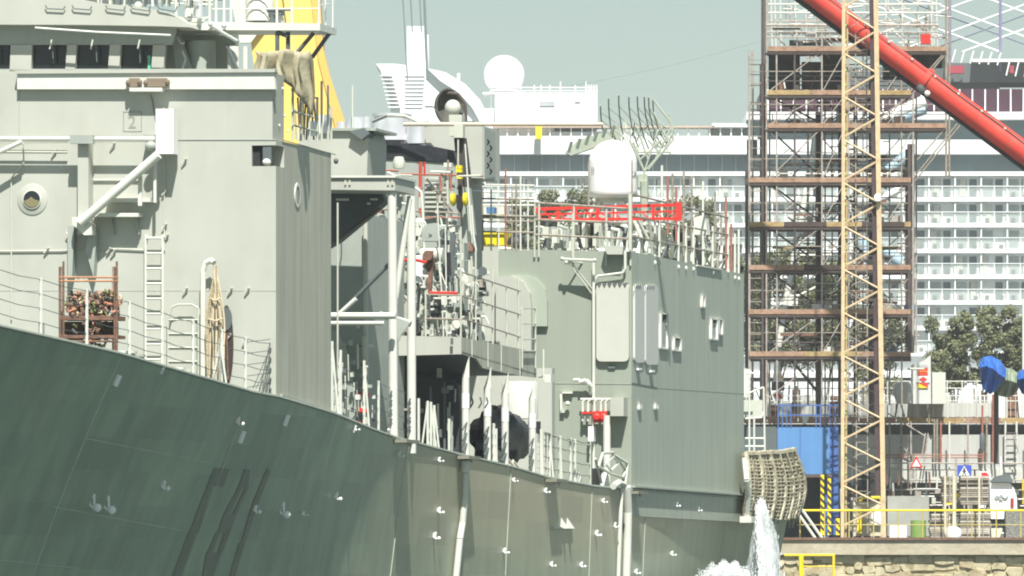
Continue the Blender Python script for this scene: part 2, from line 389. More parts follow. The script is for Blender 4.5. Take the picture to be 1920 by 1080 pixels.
# ---------------------------------------------------------------- forward superstructure
def zF(py, s=0): return ZC+(HY-py)*(147+s*CS)/FOC
t0 = -.08
blk = MB()
zt, zn1, zn0 = zF(262), zF(272), zF(311)
tn = (F(0)(472, 300)-O).dot(V)
sn = .62
blk.prism([SH(0, t0, zedge(0)-.01), SH(4.27, t0, zedge(4.27)-.01), SH(4.27, t0, zn0), SH(0, t0, zn0)], -V*9.9); blk.sbox(0, 4.27, -10, t0, zn1, zt); blk.sbox(0, 4.27, -10, tn, zn0, zn1); blk.sbox(sn, 4.27, tn, t0, zn0, zn1)
block = blk.build('bridge_superstructure', [ship, shipside], ship_e)
for p in block.data.polygons:
    if abs(p.normal.dot(V)) > .9: p.material_index = 1
def part(name, mat, parent=None, smooth=False): return lambda mb: mb.build(name, mat, parent or block, smooth)
MB().sbox(.08, sn-.003, tn+.003, t0-.35, zn0+.01, zn1-.01).build('corner_port_shade', dark, block)  # dark box put in for the shade inside the corner opening
mb = MB(); mb.sbox(.02, .06, tn+.22, t0-.1, zn0+.09, zn1-.03); mb.build('corner_port_glass', dkgrey, block)
MB().ball(SH(.03, tn+.30, zn0+.08), .09, .06, .07).build('navigation_lamp', pale, block, True)
# bridge wing bulwark
MB().sbox(0, .86, -10, t0-.07, zt+.004, zF(136)).build('wing_bulwark', [ship], block)
a = F(0)
mb = MB().poly(a, [(36, 139), (517, 136), (520, 168), (36, 168)], -U*.14); bw = mb.build('bulwark_rail', pale, block)
MB().poly(a, [(34, 133), (520, 131), (520, 136.5), (34, 139.5)], -U*.19).build('bulwark_cap', ship, block)
MB().rect(a, 250, 166, 311, 173, -U*.28).build('lamp_bracket', pale, block)
for x0, x1 in ((246, 268), (279, 320)):
    mb = MB().rect(a, x0+2, 148, x1-2, 164, -U*.24); mb.ball(a(x0, 157)-U*.22, .05, .1, .07, 8, 6); mb.ball(a(x1, 156)-U*.22, .05, .1, .07, 8, 6); mb.build('signal_lamp', M('lamp_brown', (.22, .17, .12), .6), block)
mb = MB(); mb.path([a(283, 176)-U*.05, a(287, 190)-U*.02, a(289, 212), a(292, 228)], .012, 4); mb.build('lamp_cable', dkgrey, block)
mb = MB()
for y in (262, 130): mb.tube(a(-200, y)-U*.004, a(518, y)-U*.004, .012, 4)
mb.build('weld_line', ship2, block)
for px in (36,): MB().tube(a(px, 168)-U*.003, a(px, 262)-U*.003, .01, 4).build('weld_line', ship2, block)
for x in (530, 534, 524, 540):
    y = 150+(x*37 % 97); MB().ball(T(t0-.06)(x, y), .025, .025, .03, 6, 4).build('bolt_head', pale, block)
for (x0, y0, x1, y1) in [(338, 262, 338, 735), (455, 262, 455, 735), (120, 262, 120, 700), (0, 545, 518, 545), (330, 172, 330, 262), (170, 172, 170, 262), (430, 172, 430, 262)]:
    MB().tube(a(x0, y0)-U*.001, a(x1, y1)-U*.001, .007, 4).build('plate_seam', ship, block)
# number plate 2
fr = MB()
for (x0, y0, x1, y1) in [(231, 209, 266, 210.6), (231, 245.5, 266, 247), (231, 209, 232.6, 247), (264.4, 209, 266, 247)]: fr.rect(a, x0, y0, x1, y1, -U*.006)
fr.build('number_frame', M('frame_grey', (.27, .28, .24), .6), block)
text_mb('2', a(239.5, 240.5)-U*.006, .36, None, V, Zv).build('number_two', M('digit_grey', (.27, .28, .24), .6), block)
# window band of the bridge, roof, wing platform
w0 = F(1.6)
hd = MB().poly(w0, [(-300, 40), (332, 48), (322, 84), (-300, 84)], U*.1); hd.build('window_header', ship2, block)
MB().rect(w0, -300, 130, 320, 150, U*.1).build('window_sill', ship, block)
for (x0, x1, sh) in [(-300, -40, 0), (18, 58, 2), (122, 140, 4), (202, 223, 4), (283, 306, 4)]:
    MB().poly(w0, [(x0+sh, 82), (x1+sh, 82), (x1, 134), (x0, 134)], U*.12).build('window_mullion', ship, block)
for (x0, x1) in [(-40, 18), (58, 124), (139, 206), (221, 287)]:
    MB().rect(plane(O+U*1.72, U), x0, 80, x1, 136, U*.02).build('bridge_window', glass, block)
    xm = x0+(x1-x0)*.62; MB().tube(w0(xm, 84)-U*.03, w0(xm+2, 118)-U*.03, .014, 4).build('window_wiper', dkgrey, block)
MB().rect(F(1.70), 277, 104, 282, 131, U*.01).build('painted_glint', M('green_glint', (.12, .55, .33), .3), block)  # strip of colour standing for a green glint on the glass
MB().sbox(1.9, 4.2, -10, (F(1.9)(300, 100)-O).dot(V), zF(250), zF(44, 1.9)).build('wheelhouse', ship2, block)
roof = MB().poly(F(1.25), [(-300, -40), (100, -14), (128, -6), (190, 6), (262, 13), (306, 21), (330, 31), (352, 44), (356, 51), (300, 49), (150, 46.5), (-300, 45)], U*2.8); roof = roof.build('wheelhouse_roof', ship, block)
MB().path([F(1.2)(66, 52), F(1.2)(180, 60), F(1.2)(320, 66)], .022, 5).build('gutter_pipe', pale, block)
for x in (97, 174, 262): MB().path([F(1.4)(x, 74), F(1.4)(x-2, 84), F(1.4)(x-4, 92)], .018, 5).build('wiper_motor', pale, block)
for i, x in enumerate((85, 135, 198, 245, 295)):
    mb = MB(); mb.path([F(1.2)(x, 10), F(1.2)(x+3, 16), F(1.2)(x+34, 17.5+i), F(1.2)(x+37, 12)], .013, 5); mb.build('grab_rail', dkgrey, block)
pf = MB().poly(F(2.0), [(335, 40), (600, 44), (600, 57), (335, 56)], U*1.3).build('wing_platform', pale, block)
for (x0, y0, x1, y1, s_) in [(520, 60, 520, 95, 2.1), (540, 60, 540, 95, 2.2), (588, 62, 556, 100, 2.2), (618, 62, 585, 108, 3.0), (519, 60, 540, 68, 2.1)]:
    MB().tube(F(s_)(x0, y0), F(s_)(x1, y1), .045, 6).build('platform_strut', dkgrey, block)
# dark recess under the platform with cylinder and trunks
MB().rect(F(3.4), 300, 50, 440, 140, U*.3).build('recess_wall', ship2, block)
MB().lathe(F(2.6)(376, 134), [(.31, 0), (.31, .60), (.28, .62)], 18).build('vent_cylinder', ship2, block, True)
MB().poly(F(2.1), [(322, 62), (334, 62), (358, 132), (330, 132)], U*.2).build('bracket_plate', ship2, block)
MB().tube(F(2)(424, 82), F(2)(446, 132), .035, 6).build('bracket_plate', dkgrey, block)
MB().lathe(F(2.2)(438, 134), [(.13, 0), (.125, .5)], 12).build('white_trunk', pale, block, True)
MB().lathe(F(2.2)(460, 134), [(.06, 0), (.06, .5)], 10).build('white_trunk', pale, block, True)
mb = MB(); mb.path([F(2)(332, 70), F(2)(340, 82), F(2)(346, 80)], .02, 5); mb.path([F(1.9)(342, 96), F(1.9)(348, 110), F(1.9)(341, 132)], .02, 5); mb.path([F(1.9)(287, 80), F(1.9)(303, 100), F(1.9)(309, 128)], .015, 5)
mb.build('cable_run', pale, block)
# rails and deck gear on top of the wheelhouse and platform
g1 = MB()
for y in (-6, 4, 12): g1.tube(F(2.2)(320, y-6), F(2.2)(400, y-3), .016, 5)
for y in (0, 20): g1.tube(F(2.1)(398, y-3), F(2.1)(596, y-4), .014, 5)
for y in (-4, 10): g1.tube(T(.2)(596, y), T(.2)(626, y-3), .014, 5)
rl = g1.build('platform_rail', pale, block)
for x in (330, 360, 393, 405, 420, 433, 446, 458, 519, 547, 598): MB().tube(F(2.1)(x, -30), F(2.1)(x, 45), .027, 6).build('stanchion', pale, rl)
for x, yb in ((610, 48), (624, 52)): MB().tube(F(3.0)(x, -30), F(3.0)(x, yb), .018, 5).build('stanchion', pale, rl)
mb = MB(); mb.path([F(2)(395, 32), F(2)(372, 36), F(2)(345, 38)], .02, 5); mb.path([F(2)(345, 40), F(2)(382, 40), F(2)(384, 32)], .02, 6); mb.build('rail_pipe', pale, rl)
for x, y in ((395, 45), (420, 48)): MB().ball(F(1.9)(x, y), .06).build('flood_lamp', chrome, block, True)
MB().path([F(1.9)(395, 47), F(1.9)(418, 62), F(1.9)(446, 78)], .04, 6).build('lamp_arm', ship2, block)
MB().lathe(F(2.4)(487, 40), [(.30, 0), (.28, .55), (.16, .8), (.02, .9)], 16).build('white_cone_mast', pale, block, True)
MB().lathe(F(2.2)(355, 33), [(.10, 0), (.10, .5)], 12).build('signal_locker', pale, block, True)
MB().lathe(F(2.2)(373, 33), [(.09, 0), (.09, .5)], 12).build('signal_locker', chrome, block, True)
pelo = MB(); pelo.rect(F(2.2), 503, 20, 528, 28, U*.2); pelo.tube(F(2.2)(484, 19), F(2.2)(544, 19), .02, 5); pelo.tube(F(2.2)(511, 28), F(2.2)(511, 46), .05); pelo.build('bearing_compass', dkgrey, block)
MB().poly(F(2.3), [(498, 46), (502, 28), (526, 28), (531, 46)], U*.2).build('compass_stand', pale, block)
# clutter on the wheelhouse roof
for i in range(46):
    x = 125+i*6.1+R.uniform(-2, 2); y = R.uniform(-16, 12); s_ = R.uniform(1.5, 2.6); mb = MB(); m_ = R.choice([fit, fit, pale, dkgrey, dkgrey, ship2])
    k = R.random()
    if k < .35: mb.rect(F(s_), x, y-8, x+R.uniform(4, 12), y+R.uniform(3, 9), U*.12)
    elif k < .7: mb.tube(F(s_)(x, -20), F(s_)(x+R.uniform(-5, 5), 12), R.uniform(.012, .03), 5)
    elif k < .85: mb.tube(F(s_)(x, y), F(s_)(x+R.uniform(14, 32), y+R.uniform(-3, 3)), .018, 5)
    else: mb.ball(F(s_)(x, y), R.uniform(.04, .09))
    mb.build('roof_fitting', m_, roof)
MB().rect(F(3.0), 118, -30, 330, 6, U*.2).build('roof_locker', dkgrey, block)
# wing rail beside the tarpaulin
g = MB(); Tw = T(t0-.02)
for y0, y1 in ((174, 185), (214, 222), (240, 247)): g.tube(Tw(547, y0-6), Tw(596, y1), .022, 6)
g = g.build('wing_rail', fit, block)
for x, yt, yb in ((549, 165, 264), (564, 172, 264), (580, 178, 264), (595, 182, 264), (603, 152, 264), (615, 160, 264), (621, 200, 264)): MB().tube(Tw(x, yt), Tw(x, yb), .025, 6).build('stanchion', fit, g)
for i in range(10):
    x = 548+i*5; MB().tube(T(t0-.3)(x, 175+R.random()*30), T(t0-.3)(x+R.uniform(-4, 8), 262), .02, 5).build('wing_fitting', R.choice([rust, fit, dkgrey]), g)
for x0, y0, x1, y1 in ((584, 228, 596, 255), (607, 215, 620, 250)): MB().rect(T(t0-.25), x0, y0, x1, y1, -V*.1).build('wing_locker', white, g)
MB().ball(T(.02)(630, 302), .05, .05, .06).build('side_lamp', dkgrey, block, True)
tb = MB(); n = 16
rows = []
for j in range(9):
    for i in range(n+1):
        u = i/n; v = j/8; x = 480+104*u+3*math.sin(v*7+u*3); y = 96+3*math.sin(u*9)+v*(40+62*(u**1.6)+34*max(0, math.sin(u*7)))
        tb.v.append(F(1.2)(x, y)+U*(.10*math.sin(u*19+v*2)+.05*math.sin(u*41))-U*.1)
tb.f = [(j*(n+1)+i, j*(n+1)+i+1, (j+1)*(n+1)+i+1, (j+1)*(n+1)+i) for j in range(8) for i in range(n)]
tg = tb.build('tarpaulin', tarp, None, smooth=True); tag(tg, 'beige tarpaulin draped over the bridge wing rail in front of the yellow crane leg', 'tarpaulin')
so2 = tg.modifiers.new('s', 'SOLIDIFY'); so2.thickness = .02
mb = MB()
for i in range(5):
    x = 566+i*4; mb.poly(F(1.5), [(x, 100), (x+5, 102+i*3), (x+8, 150+i*6), (x+4, 170+i*12), (x-2, 150)], U*.04)
tag(mb.build('canvas_cover', M('canvas_dark', (.15, .14, .09), .8, .2, 3), None), 'darker bunched canvas strips hanging at the right end of the beige tarpaulin', 'canvas cover')

# fittings on the lit front face
MB().lathe(a(61, 374)+U*.02, [(.31, 0), (.31, .035), (.30, .04)], 32, ax=-U).build('porthole_plate', ship, block, True)
MB().lathe(a(61, 374)-U*.02, [(.19, 0), (.19, .03), (.178, .035)], 28, ax=-U).build('porthole_frame', pale, block, True)
MB().lathe(a(61, 374)-U*.052, [(.172, 0), (.172, .006)], 28, ax=-U).build('porthole_glass', glass, block)
MB().poly(a, [(48, 379), (55, 374), (60, 368), (65, 373), (75, 376), (72, 386), (62, 391), (53, 388)], -U*.004).v
mb = MB(); mb.prism([p-U*.0585 for p in [a(46, 377), a(54, 374), a(60, 369), a(66, 374), a(76, 377), a(72, 385), a(62, 389.5), a(52, 386)]], -U*.002); mb.build('porthole_blind', M('blind_ochre', (.20, .18, .09), .6), block)
# boat boom and its bracket
mb = MB(); mb.tube(a(-60, 262)-U*.35, a(300, 263)-U*.35, .045, 8); mb.build('boom_pipe', pale, block, True)
MB().tube(a(-60, 322)-U*.5, a(52, 268)-U*.4, .045, 8).build('boom_stay', pale, block, True)
MB().rect(F(-.36), 134, 254, 178, 270, -U*.14).build('boom_hinge', ship2, block)
MB().rect(F(0), 155, 266, 175, 441, -U*.34).build('boom_post', ship, block)
for y in (265, 285): MB().tube(a(-40, y)-U*.12, a(130, y+1)-U*.12, .018, 6).build('pipe_run', fit, block)
MB().tube(F(-.55)(150, 418), F(-.55)(297, 290), .095, 12).build('boom_brace', pale, block, True)
MB().tube(F(-.4)(204, 372), F(-.4)(262, 325), .03, 6).build('boom_brace', pale, block, True)
MB().poly(F(-.5), [(135, 407), (157, 407), (172, 420), (172, 440), (158, 441), (136, 420)], U*.3).build('boom_foot', pale, block)
MB().poly(F(0), [(133, 425), (145, 425), (141, 520), (133, 520)], -U*.22).build('boom_bracket', ship2, block)
MB().poly(F(0), [(173, 436), (187, 436), (181, 520), (166, 468)], -U*.22).build('boom_bracket', ship2, block)
MB().path([a(131, 430)-U*.1, a(126, 436)-U*.1, a(133, 441)-U*.1], .012, 5).build('shackle', pale, block)
for (x0, y0, x1, y1, d) in [(203, 373, 290, 380, .32), (178, 401, 269, 408, .36)]: MB().rect(a, x0, y0, x1, y1, -U*d).build('step_shelf', pale, block)
for (x0, y0, x1, y1) in [(260, 327, 267, 386), (289, 290, 294, 380)]: MB().rect(F(-.34), x0, y0, x1, y1, -U*.05).build('shelf_post', pale, block)
for x in (208, 255): MB().poly(a, [(x, 408), (x+4, 408), (x+9, 440), (x+7, 440)], -U*.12).build('shelf_bracket', ship2, block)
MB().tube(a(176, 338)-U*.03, a(262, 338)-U*.03, .02, 6).build('pipe_run', fit, block)
mb = MB().rect(F(-.16), 301, 206, 334, 290, -U*.34); mb.build('junction_cabinet', white, block)
MB().rect(F(0), 277, 254, 298, 262, -U*.3).build('boom_head', ship2, block)
MB().ball(F(-.42)(283, 274), .12, .1, .1).build('boom_joint', ship2, block, True)
MB().path([a(22, 600)-U*.03, a(22, 335)-U*.03, a(32, 322)-U*.06, a(48, 306)-U*.12, a(49, 270)-U*.2], .016, 6).build('vent_pipe', fit, block, True)
MB().path([a(-20, 471)-U*.03, a(120, 470)-U*.03, a(160, 464)-U*.03, a(276, 469)-U*.03], .014, 5).build('cable_run', fit, block)
MB().path([a(309, 300)-U*.03, a(309, 470)-U*.03], .014, 5).build('cable_run', fit, block)
for x, y in ((346, 303), (309, 362), (309, 425), (312, 445), (88, 470), (205, 470), (213, 474), (102, 286), (212, 273), (348, 545), (432, 545), (464, 545), (460, 640), (430, 632)):
    mb = MB(); mb.tube(a(x-4, y+5)-U*.05, a(x+4, y-4)-U*.05, .02, 5); mb.tube(a(x+3, y-5), a(x+3, y-5)-U*.08, .02, 5); mb.build('wall_cleat', fit, block)
# side face
mb = MB(); Ts = T(t0)
el = lambda rx, ry, k: [Ts(557+rx*math.cos(6.283*i/24), 366+ry*math.sin(6.283*i/24))+V*k for i in range(24)]
A1, A2 = el(5.5, 23, .02), el(3, 17, .02); mb.add(A1+A2, [(i, (i+1) % 24, 24+(i+1) % 24, 24+i) for i in range(24)]); A3 = el(5.5, 23, .002); mb.add(A1+A3, [(i, (i+1) % 24, 24+(i+1) % 24, 24+i) for i in range(24)])
mb.build('side_scuttle_ring', pale, block); MB().add(el(3, 17, .006), [tuple(range(24))]).build('side_scuttle_glass', ship2, block)
MB().tube(Ts(528, 262)+V*.01, Ts(628, 290)+V*.01, .012, 4).build('weld_line', ship2, block)
MB().poly(T(t0), [(525, 739), (629, 774), (629, 779), (525, 744)], V*.05).build('deck_coaming', ship2, block)
# ladders
def ladder(P, x0, x1, ytop, ybot, rungs, off, mat=fit, parent=None, r=.018, name='ladder'):
    mb = MB(); mb.tube(P(x0, ytop)+off, P(x0, ybot)+off, r, 6); mb.tube(P(x1, ytop)+off, P(x1, ybot)+off, r, 6)
    for x, y in ((x0, ytop+4), (x1, ytop+4)): mb.tube(P(x, y), P(x, y)+off, r*.8, 5)
    L_ = mb.build(name, mat, parent or block)
    for y in rungs: MB().tube(P(x0, y)+off, P(x1, y)+off, r*.85, 5).build('rung', mat, L_)
    return L_
ladder(a, 277, 309, 440, 700, [447+28.4*i for i in range(9)], -U*.16, pale, r=.026)
ladder(F(-.05), 318, 375, 585, 720, [600+26*i for i in range(5)], -U*.12, fit, r=.02)
MB().path([F(-.16)(318, 590), F(-.16)(322, 576), F(-.16)(335, 571), F(-.16)(360, 571), F(-.16)(372, 578), F(-.16)(375, 590)], .02, 6).build('ladder_hoop', fit, block)
# oval doorway and hose davit
ov = [(425+13*math.cos(6.283*i/24), 648+(76*math.sin(6.283*i/24) if True else 0)) for i in range(24)]
dw = MB().prism([a(*p)-U*.003 for p in ov], -U*.02).build('oval_doorway', M('door_dark_brown', (.04, .03, .026), .7), block)
MB().prism([a(425+11*math.cos(6.283*i/16), 598+22*math.sin(6.283*i/16))-U*.024 for i in range(16)], -U*.02).build('hose_reel_cover', dkgrey, dw)
for i in range(5): MB().tube(a(415+i*3, 610+i*4)-U*.08, a(418+i*3, 712)-U*.10, .02, 6).build('hose', [dark, rust, dkgrey, dark, ropes[2] if 'ropes' in globals() else rust][i], dw)
MB().path([a(387, 730)-U*.25, a(387, 510)-U*.25, a(391, 495)-U*.25, a(402, 489)-U*.25, a(409, 494)-U*.3], .055, 8).build('hose_davit', pale, block, True)
rh = thing('rope_hank', 'long hank of beige rope hanging from the bent pipe beside the oval doorway', 'rope', F(-.45)(404, 720))
ropes = [rope, M('rope_pale', (.62, .54, .38), .85, .15, 10), M('rope_brown', (.30, .22, .13), .85, .2, 10)]
for i in range(17):
    ph = -1+2*i/16+R.uniform(-.12, .12); pts = []; dx = R.uniform(-2, 2); k2 = R.uniform(.7, 1.15); end = R.uniform(185, 222)
    for j in range(13):
        v = j/12; wd = 5+13*math.sin(min(1, max(0, (v-.15)/.6))*3.14*.6); x = 404+ph*wd*k2*(.3 if v < .1 else 1)+dx*math.sin(v*6+i)
        pts.append(F(-.45)(x, 498+v*end)+U*(.06*math.sin(i*1.7)+.02*math.sin(v*9+i)))
    mb = MB(); mb.path(pts, .016, 6); mb.build('rope_strand', ropes[(i*7) % 3 if i % 3 else 0], rh, True)
for y, w_ in ((560, 9), (598, 14)): mb = MB(); mb.path([F(-.52)(404-w_, y), F(-.6)(404, y+4), F(-.52)(404+w_, y-1)], .02, 6); mb.build('rope_turn', ropes[0], rh, True)
# ---------------------------------------------------------------- guard rails along the deck edge
def deckpt(px, inboard=.12):
    s = HS(px, clampi(px, EDGE)+1)[1] if px > -300 else -20
    p = hullp(s, zedge(s)); return p-V*inboard
def deck_rail(pxs, h, nw=4, wr=.009, sr=.03, mat=pale, topd=0):
    P_ = [deckpt(x) for x in pxs]
    mb = MB()
    for i in range(nw):
        f = (i+1)/nw*.97
        for p, q in zip(P_, P_[1:]):
            sag = .03
            mid = (p+q)/2+Zv*(h*f-sag); mb.path([p+Zv*h*f, mid, q+Zv*h*f], wr, 4)
    rr = mb.build('guard_wire', dkgrey, ship_e)
    for p in P_: MB().tube(p, p+Zv*h, sr, 6).build('stanchion', mat, rr)
    return rr
deck_rail([-80, 5, 88, 174, 254, 315, 373, 427, 471, 519], 1.08, 4, .008)
def vpost(x, h, spread=12):
    p = deckpt(x); mb = MB(); mb.tube(p, p+Zv*h, .03, 6); mb.tube(p+Zv*h*.97, p+V*0+U*.0+Vc((spread/95, 0, .0)), .022, 6); mb.build('stayed_stanchion', pale, ship_e)
vpost(423, .9, 12); vpost(423, .9, -12)
deck_rail([632, 646, 693, 720, 752, 780], 1.1, 4, .006, .028)
for x, h, sp in ((633, 1.5, 12), (649, 1.4, -12), (693, 1.4, 10), (795, 1.0, 0), (812, 1.0, -12), (818, 1.0, 10), (824, .95, 10), (852, .75, 0), (925, .9, 4), (935, .9, 4), (940, .8, 0)): vpost(x, h, sp)
deck_rail([920, 936, 960], .9, 4, .006, .026)
deck_rail([1027, 1042, 1058, 1080, 1088, 1116], 1.05, 4, .01, .026, fit)
for x, h, sp in ((1024, 1.1, 4), (1040, 1.05, 8), (1060, 1.05, 3), (1079, 1.05, 0), (1087, 1.05, 2)): vpost(x, h, sp)
MB().path([deckpt(1027)+Zv*1.05, deckpt(1060)+Zv*1.0, deckpt(1088)+Zv*.95, deckpt(1116)+Zv*.98], .018, 5).build('hand_rail', fit, ship_e)
# vertical ladder at 1005-1025
Tl = T(-.2); ladder(Tl, 1004, 1022, 812, 892, [825, 838, 851, 864, 877], V*.02, fit, ship_e, .014)
MB().rect(T(-.3), 1004, 814, 1017, 830, -V*.1).build('white_locker', white, ship_e)
# small deck gear forward
MB().rect(F(-7.5), 25, 604, 72, 632, U*.4).build('deck_locker', ship, ship_e)
for i, (x, y, h) in enumerate([(276, 668, 18), (292, 672, 22), (308, 676, 20), (382, 700, 18), (398, 704, 18), (345, 692, 10), (332, 688, 12), (364, 696, 8)]):
    s_ = HS(x, clampi(x, EDGE)+2)[1]; p = hullp(s_, zedge(s_))-V*.5
    MB().lathe(p-Zv*.0, [(.09, 0), (.085, h/110), (.12, h/105), (.12, h/85)], 10).build('bollard', [pale, fit, ship2][i % 3], ship_e, True)
# diagonal stays at the block's corner
mb = MB()
for i in range(5): mb.path([deckpt(474)+Zv*(.1+.22*i), deckpt(517)+Zv*(.25+.22*i)+V*0], .008, 4)
for i in range(4): mb.path([deckpt(485)+Zv*.1+Vc((i*.06, 0, 0)), deckpt(517)+Zv*(.95-.2*i)], .009, 4)
mb.build('lashing_wire', dkgrey, ship_e)
for i in range(5): MB().ball(deckpt(517)+Zv*(.15+.2*i), .03).build('lashing_ring', dkgrey, ship_e)
# scaffold rack with rusty couplings
sk = thing('scaffold_rack', 'rust-brown scaffold rack on the foredeck heaped with brown couplings and ropes', 'scaffold rack', F(-3)(165, 655))
P3, P4 = F(-3.2), F(-2.6)
for P_ in (P3, P4):
    for x in ((112, 119, 215, 219) if P_ is P3 else (116, 212)): tube1('upright', rust if P_ is P3 else steel, sk, P_(x, 490 if x in (119, 219) else 500), P_(x, 665), .022)
    for y in (520, 527, 640): tube1('crossbar', M('rack_bar%d%d' % (y, P_ is P3), (.42, .22, .12), .7, .2, 5) if y < 600 else rust, sk, P_(110, y), P_(222, y), .02)
for y in (520, 640): 
    for x in (113, 218): tube1('crossbar', rust, sk, P3(x, y), P4(x, y), .02)
MB().rect(P3, 112, 592, 219, 600, U*.6).build('shelf', rust, sk); MB().rect(P3, 112, 628, 219, 634, U*.6).build('shelf', rust, sk)
MB().rect(F(-2.9), 118, 603, 214, 627, U*.3).build('parts_bin', M('bin_dark_brown', (.06, .045, .035), .8, .3, 6), sk); MB().rect(F(-3.0), 121, 636, 150, 652, U*.3).build('parts_bin', M('bin_green', (.20, .22, .12), .8, .3, 6), sk)
cl = M('coupler_brown', (.20, .12, .09), .8, .4, 9); cl2 = M('coupler_green', (.20, .22, .09), .8, .4, 9); cl3 = M('coupler_orange', (.45, .20, .12), .8, .3, 9)
for i in range(260):
    x = R.uniform(122, 212); k = R.random(); y = R.uniform(548, 590) if k < .6 else R.uniform(604, 645) if k < .7 and x < 145 else R.uniform(560, 598)
    if k > .78: x, y = R.uniform(160, 186), R.uniform(600, 655)
    c = P3(x, y)+U*R.uniform(.02, .5); mb = MB()
    q = [c+Vc((R.uniform(-1, 1), R.uniform(-1, 1), R.uniform(-1, 1)))*R.uniform(.04, .11) for _ in range(4)]
    mb.path(q, R.uniform(.014, .03), 5); mb.build('coupling', R.choice([cl, cl, rust, cl2, cl3, steeldk, rope]), sk)

# ---------------------------------------------------------------- midships: wing platform on legs
mids = thing
b1 = MB().poly(F(9.2), [(560, 332), (740, 332), (741, 357), (560, 355)], U*1.7)
b1 = b1.build('sponson_platform', ship, ship_e)
MB().poly(F(9.15), [(560, 329), (742, 329), (742, 333), (560, 333)], U*1.8).build('sponson_lip', pale, b1)
for x in (648, 656, 728, 736): MB().rect(F(9.2), x-1.5, 338, x+1.5, 347, -U*.03).build('eye_plate', fit, b1)
for (x0, y0, x1, y1, s_, r) in [(735, 352, 738, 835, 9.35, .095), (771, 368, 772, 850, 10.7, .095), (768, 372, 742, 560, 10.6, .06), (742, 560, 738, 600, 10.6, .05)]:
    MB().tube(F(s_)(x0, y0), F(s_)(x1, y1), r, 14).build('support_leg', pale, b1, True)
for (x0, y0, x1, y1, s_, r) in [(560, 592, 742, 592, 8.9, .07), (560, 606, 720, 606, 9.2, .045), (712, 590, 770, 607, 9.6, .07)]:
    MB().tube(F(s_)(x0, y0), F(s_)(x1, y1), r, 10).build('horizontal_brace', pale, b1, True)
MB().poly(F(9.4), [(736, 592), (770, 604), (752, 628), (748, 640), (730, 600)], U*.03).build('gusset', ship2, b1)
MB().tube(F(10)(640, 585), F(10)(735, 490), .045, 8).build('diagonal_brace', dkgrey, b1, True)
MB().tube(F(9.7)(632, 592), F(9.7)(668, 560), .045, 8).build('diagonal_brace', pale, b1, True)
for i, (y) in enumerate((735, 752, 770, 787)):  # wrapped turns on the legs
    for x, s_ in ((737, 9.2), (772, 10.55)): MB().tube(F(s_)(x-8, y+12+ (14 if x > 750 else 0)), F(s_)(x-2, y-2+(14 if x > 750 else 0)), .02, 5).build('lashing', dkgrey, b1)
# dark underside frames of the boat platform
MB().poly(F(10.8), [(600, 358), (715, 362), (722, 376), (700, 395), (630, 453), (600, 470)], U*.5).build('platform_web', dkgrey, b1)
MB().tube(F(10.6)(630, 452), F(10.6)(712, 390), .03, 6).build('web_flange', steeldk, b1)
MB().rect(F(9.8), 630, 372, 652, 376, U*.1).build('lamp_strip', pale, b1); MB().rect(F(9.8), 694, 372, 706, 375, U*.1).build('lamp_strip', pale, b1); MB().rect(F(9.8), 692, 380, 688, 383, U*.1).build('lamp_strip', pale, b1)
MB().tube(F(6)(633, 380), F(6)(633, 800), .02, 6).build('vertical_pipe', fit, b1)
MB().path([F(8)(640, 455), F(8)(640, 480), F(8)(637, 500)], .018, 5).build('vertical_pipe', dkgrey, b1)
# mid superstructure
mid = MB(); 
mid.sbox(12.2, 15.5, -8, (F(12.2)(687, 400)-O).dot(V), 5.5, zF(400, 12.2)); mid = mid.build('mid_superstructure', ship2, ship_e)
MB().poly(F(12.0), [(560, 244), (685, 244), (690, 262), (688, 330), (560, 332)], U*1.6).build('upper_house', ship, mid)
MB().poly(F(11.8), [(655, 246), (682, 240), (692, 250), (678, 262)], U*.6).build('house_gusset', dkgrey, mid)
MB().rect(F(11.9), 600, 240, 705, 245, U*1.8).build('house_roof', ship2, mid)
MB().poly(F(13.3), [(684, 250), (700, 255), (700, 335), (688, 335)], U*.2).build('house_flank', ship2, mid)
for x, y, r, h in ((665, 217, .16, .24), (686, 216, .12, .24), (640, 222, .1, .2)): MB().lathe(F(13)(x, y+24), [(r, 0), (r, h)], 14).build('mushroom_vent', chrome, mid, True)
MB().rect(F(12.6), 575, 226, 608, 246, U*.4).build('deck_box', chrome, mid)
MB().tube(F(12.6)(661, 160), F(12.6)(661, 244), .013, 5).build('whip_aerial', pale, mid)
MB().tube(F(11.9)(685, 400), F(11.9)(687, 830), .05, 8).build('corner_pipe', fit, mid, True)
MB().tube(F(11.7)(684, 630), F(11.7)(686, 700), .06, 8).build('corner_pipe', fit, mid, True)
for x0, x1, y0, y1 in ((643, 650, 643, 649), (655, 662, 638, 648), (670, 675, 610, 616)): MB().rect(F(12.15), x0, y0, x1, y1, -U*.08).build('wall_fitting', pale, mid)
MB().poly(F(11.6), [(560, 620), (632, 620), (650, 660), (664, 740), (676, 830), (560, 830)], U*.1).build('splinter_screen', ship2, mid)
for y in (740, 768): MB().rect(F(11.9), 674, y-4, 692, y+5, -U*.1).build('fire_bottle', redp, mid)
MB().path([F(11.9)(674, 790), F(11.9)(676, 810)], .03).build('fire_hose', redp, mid)
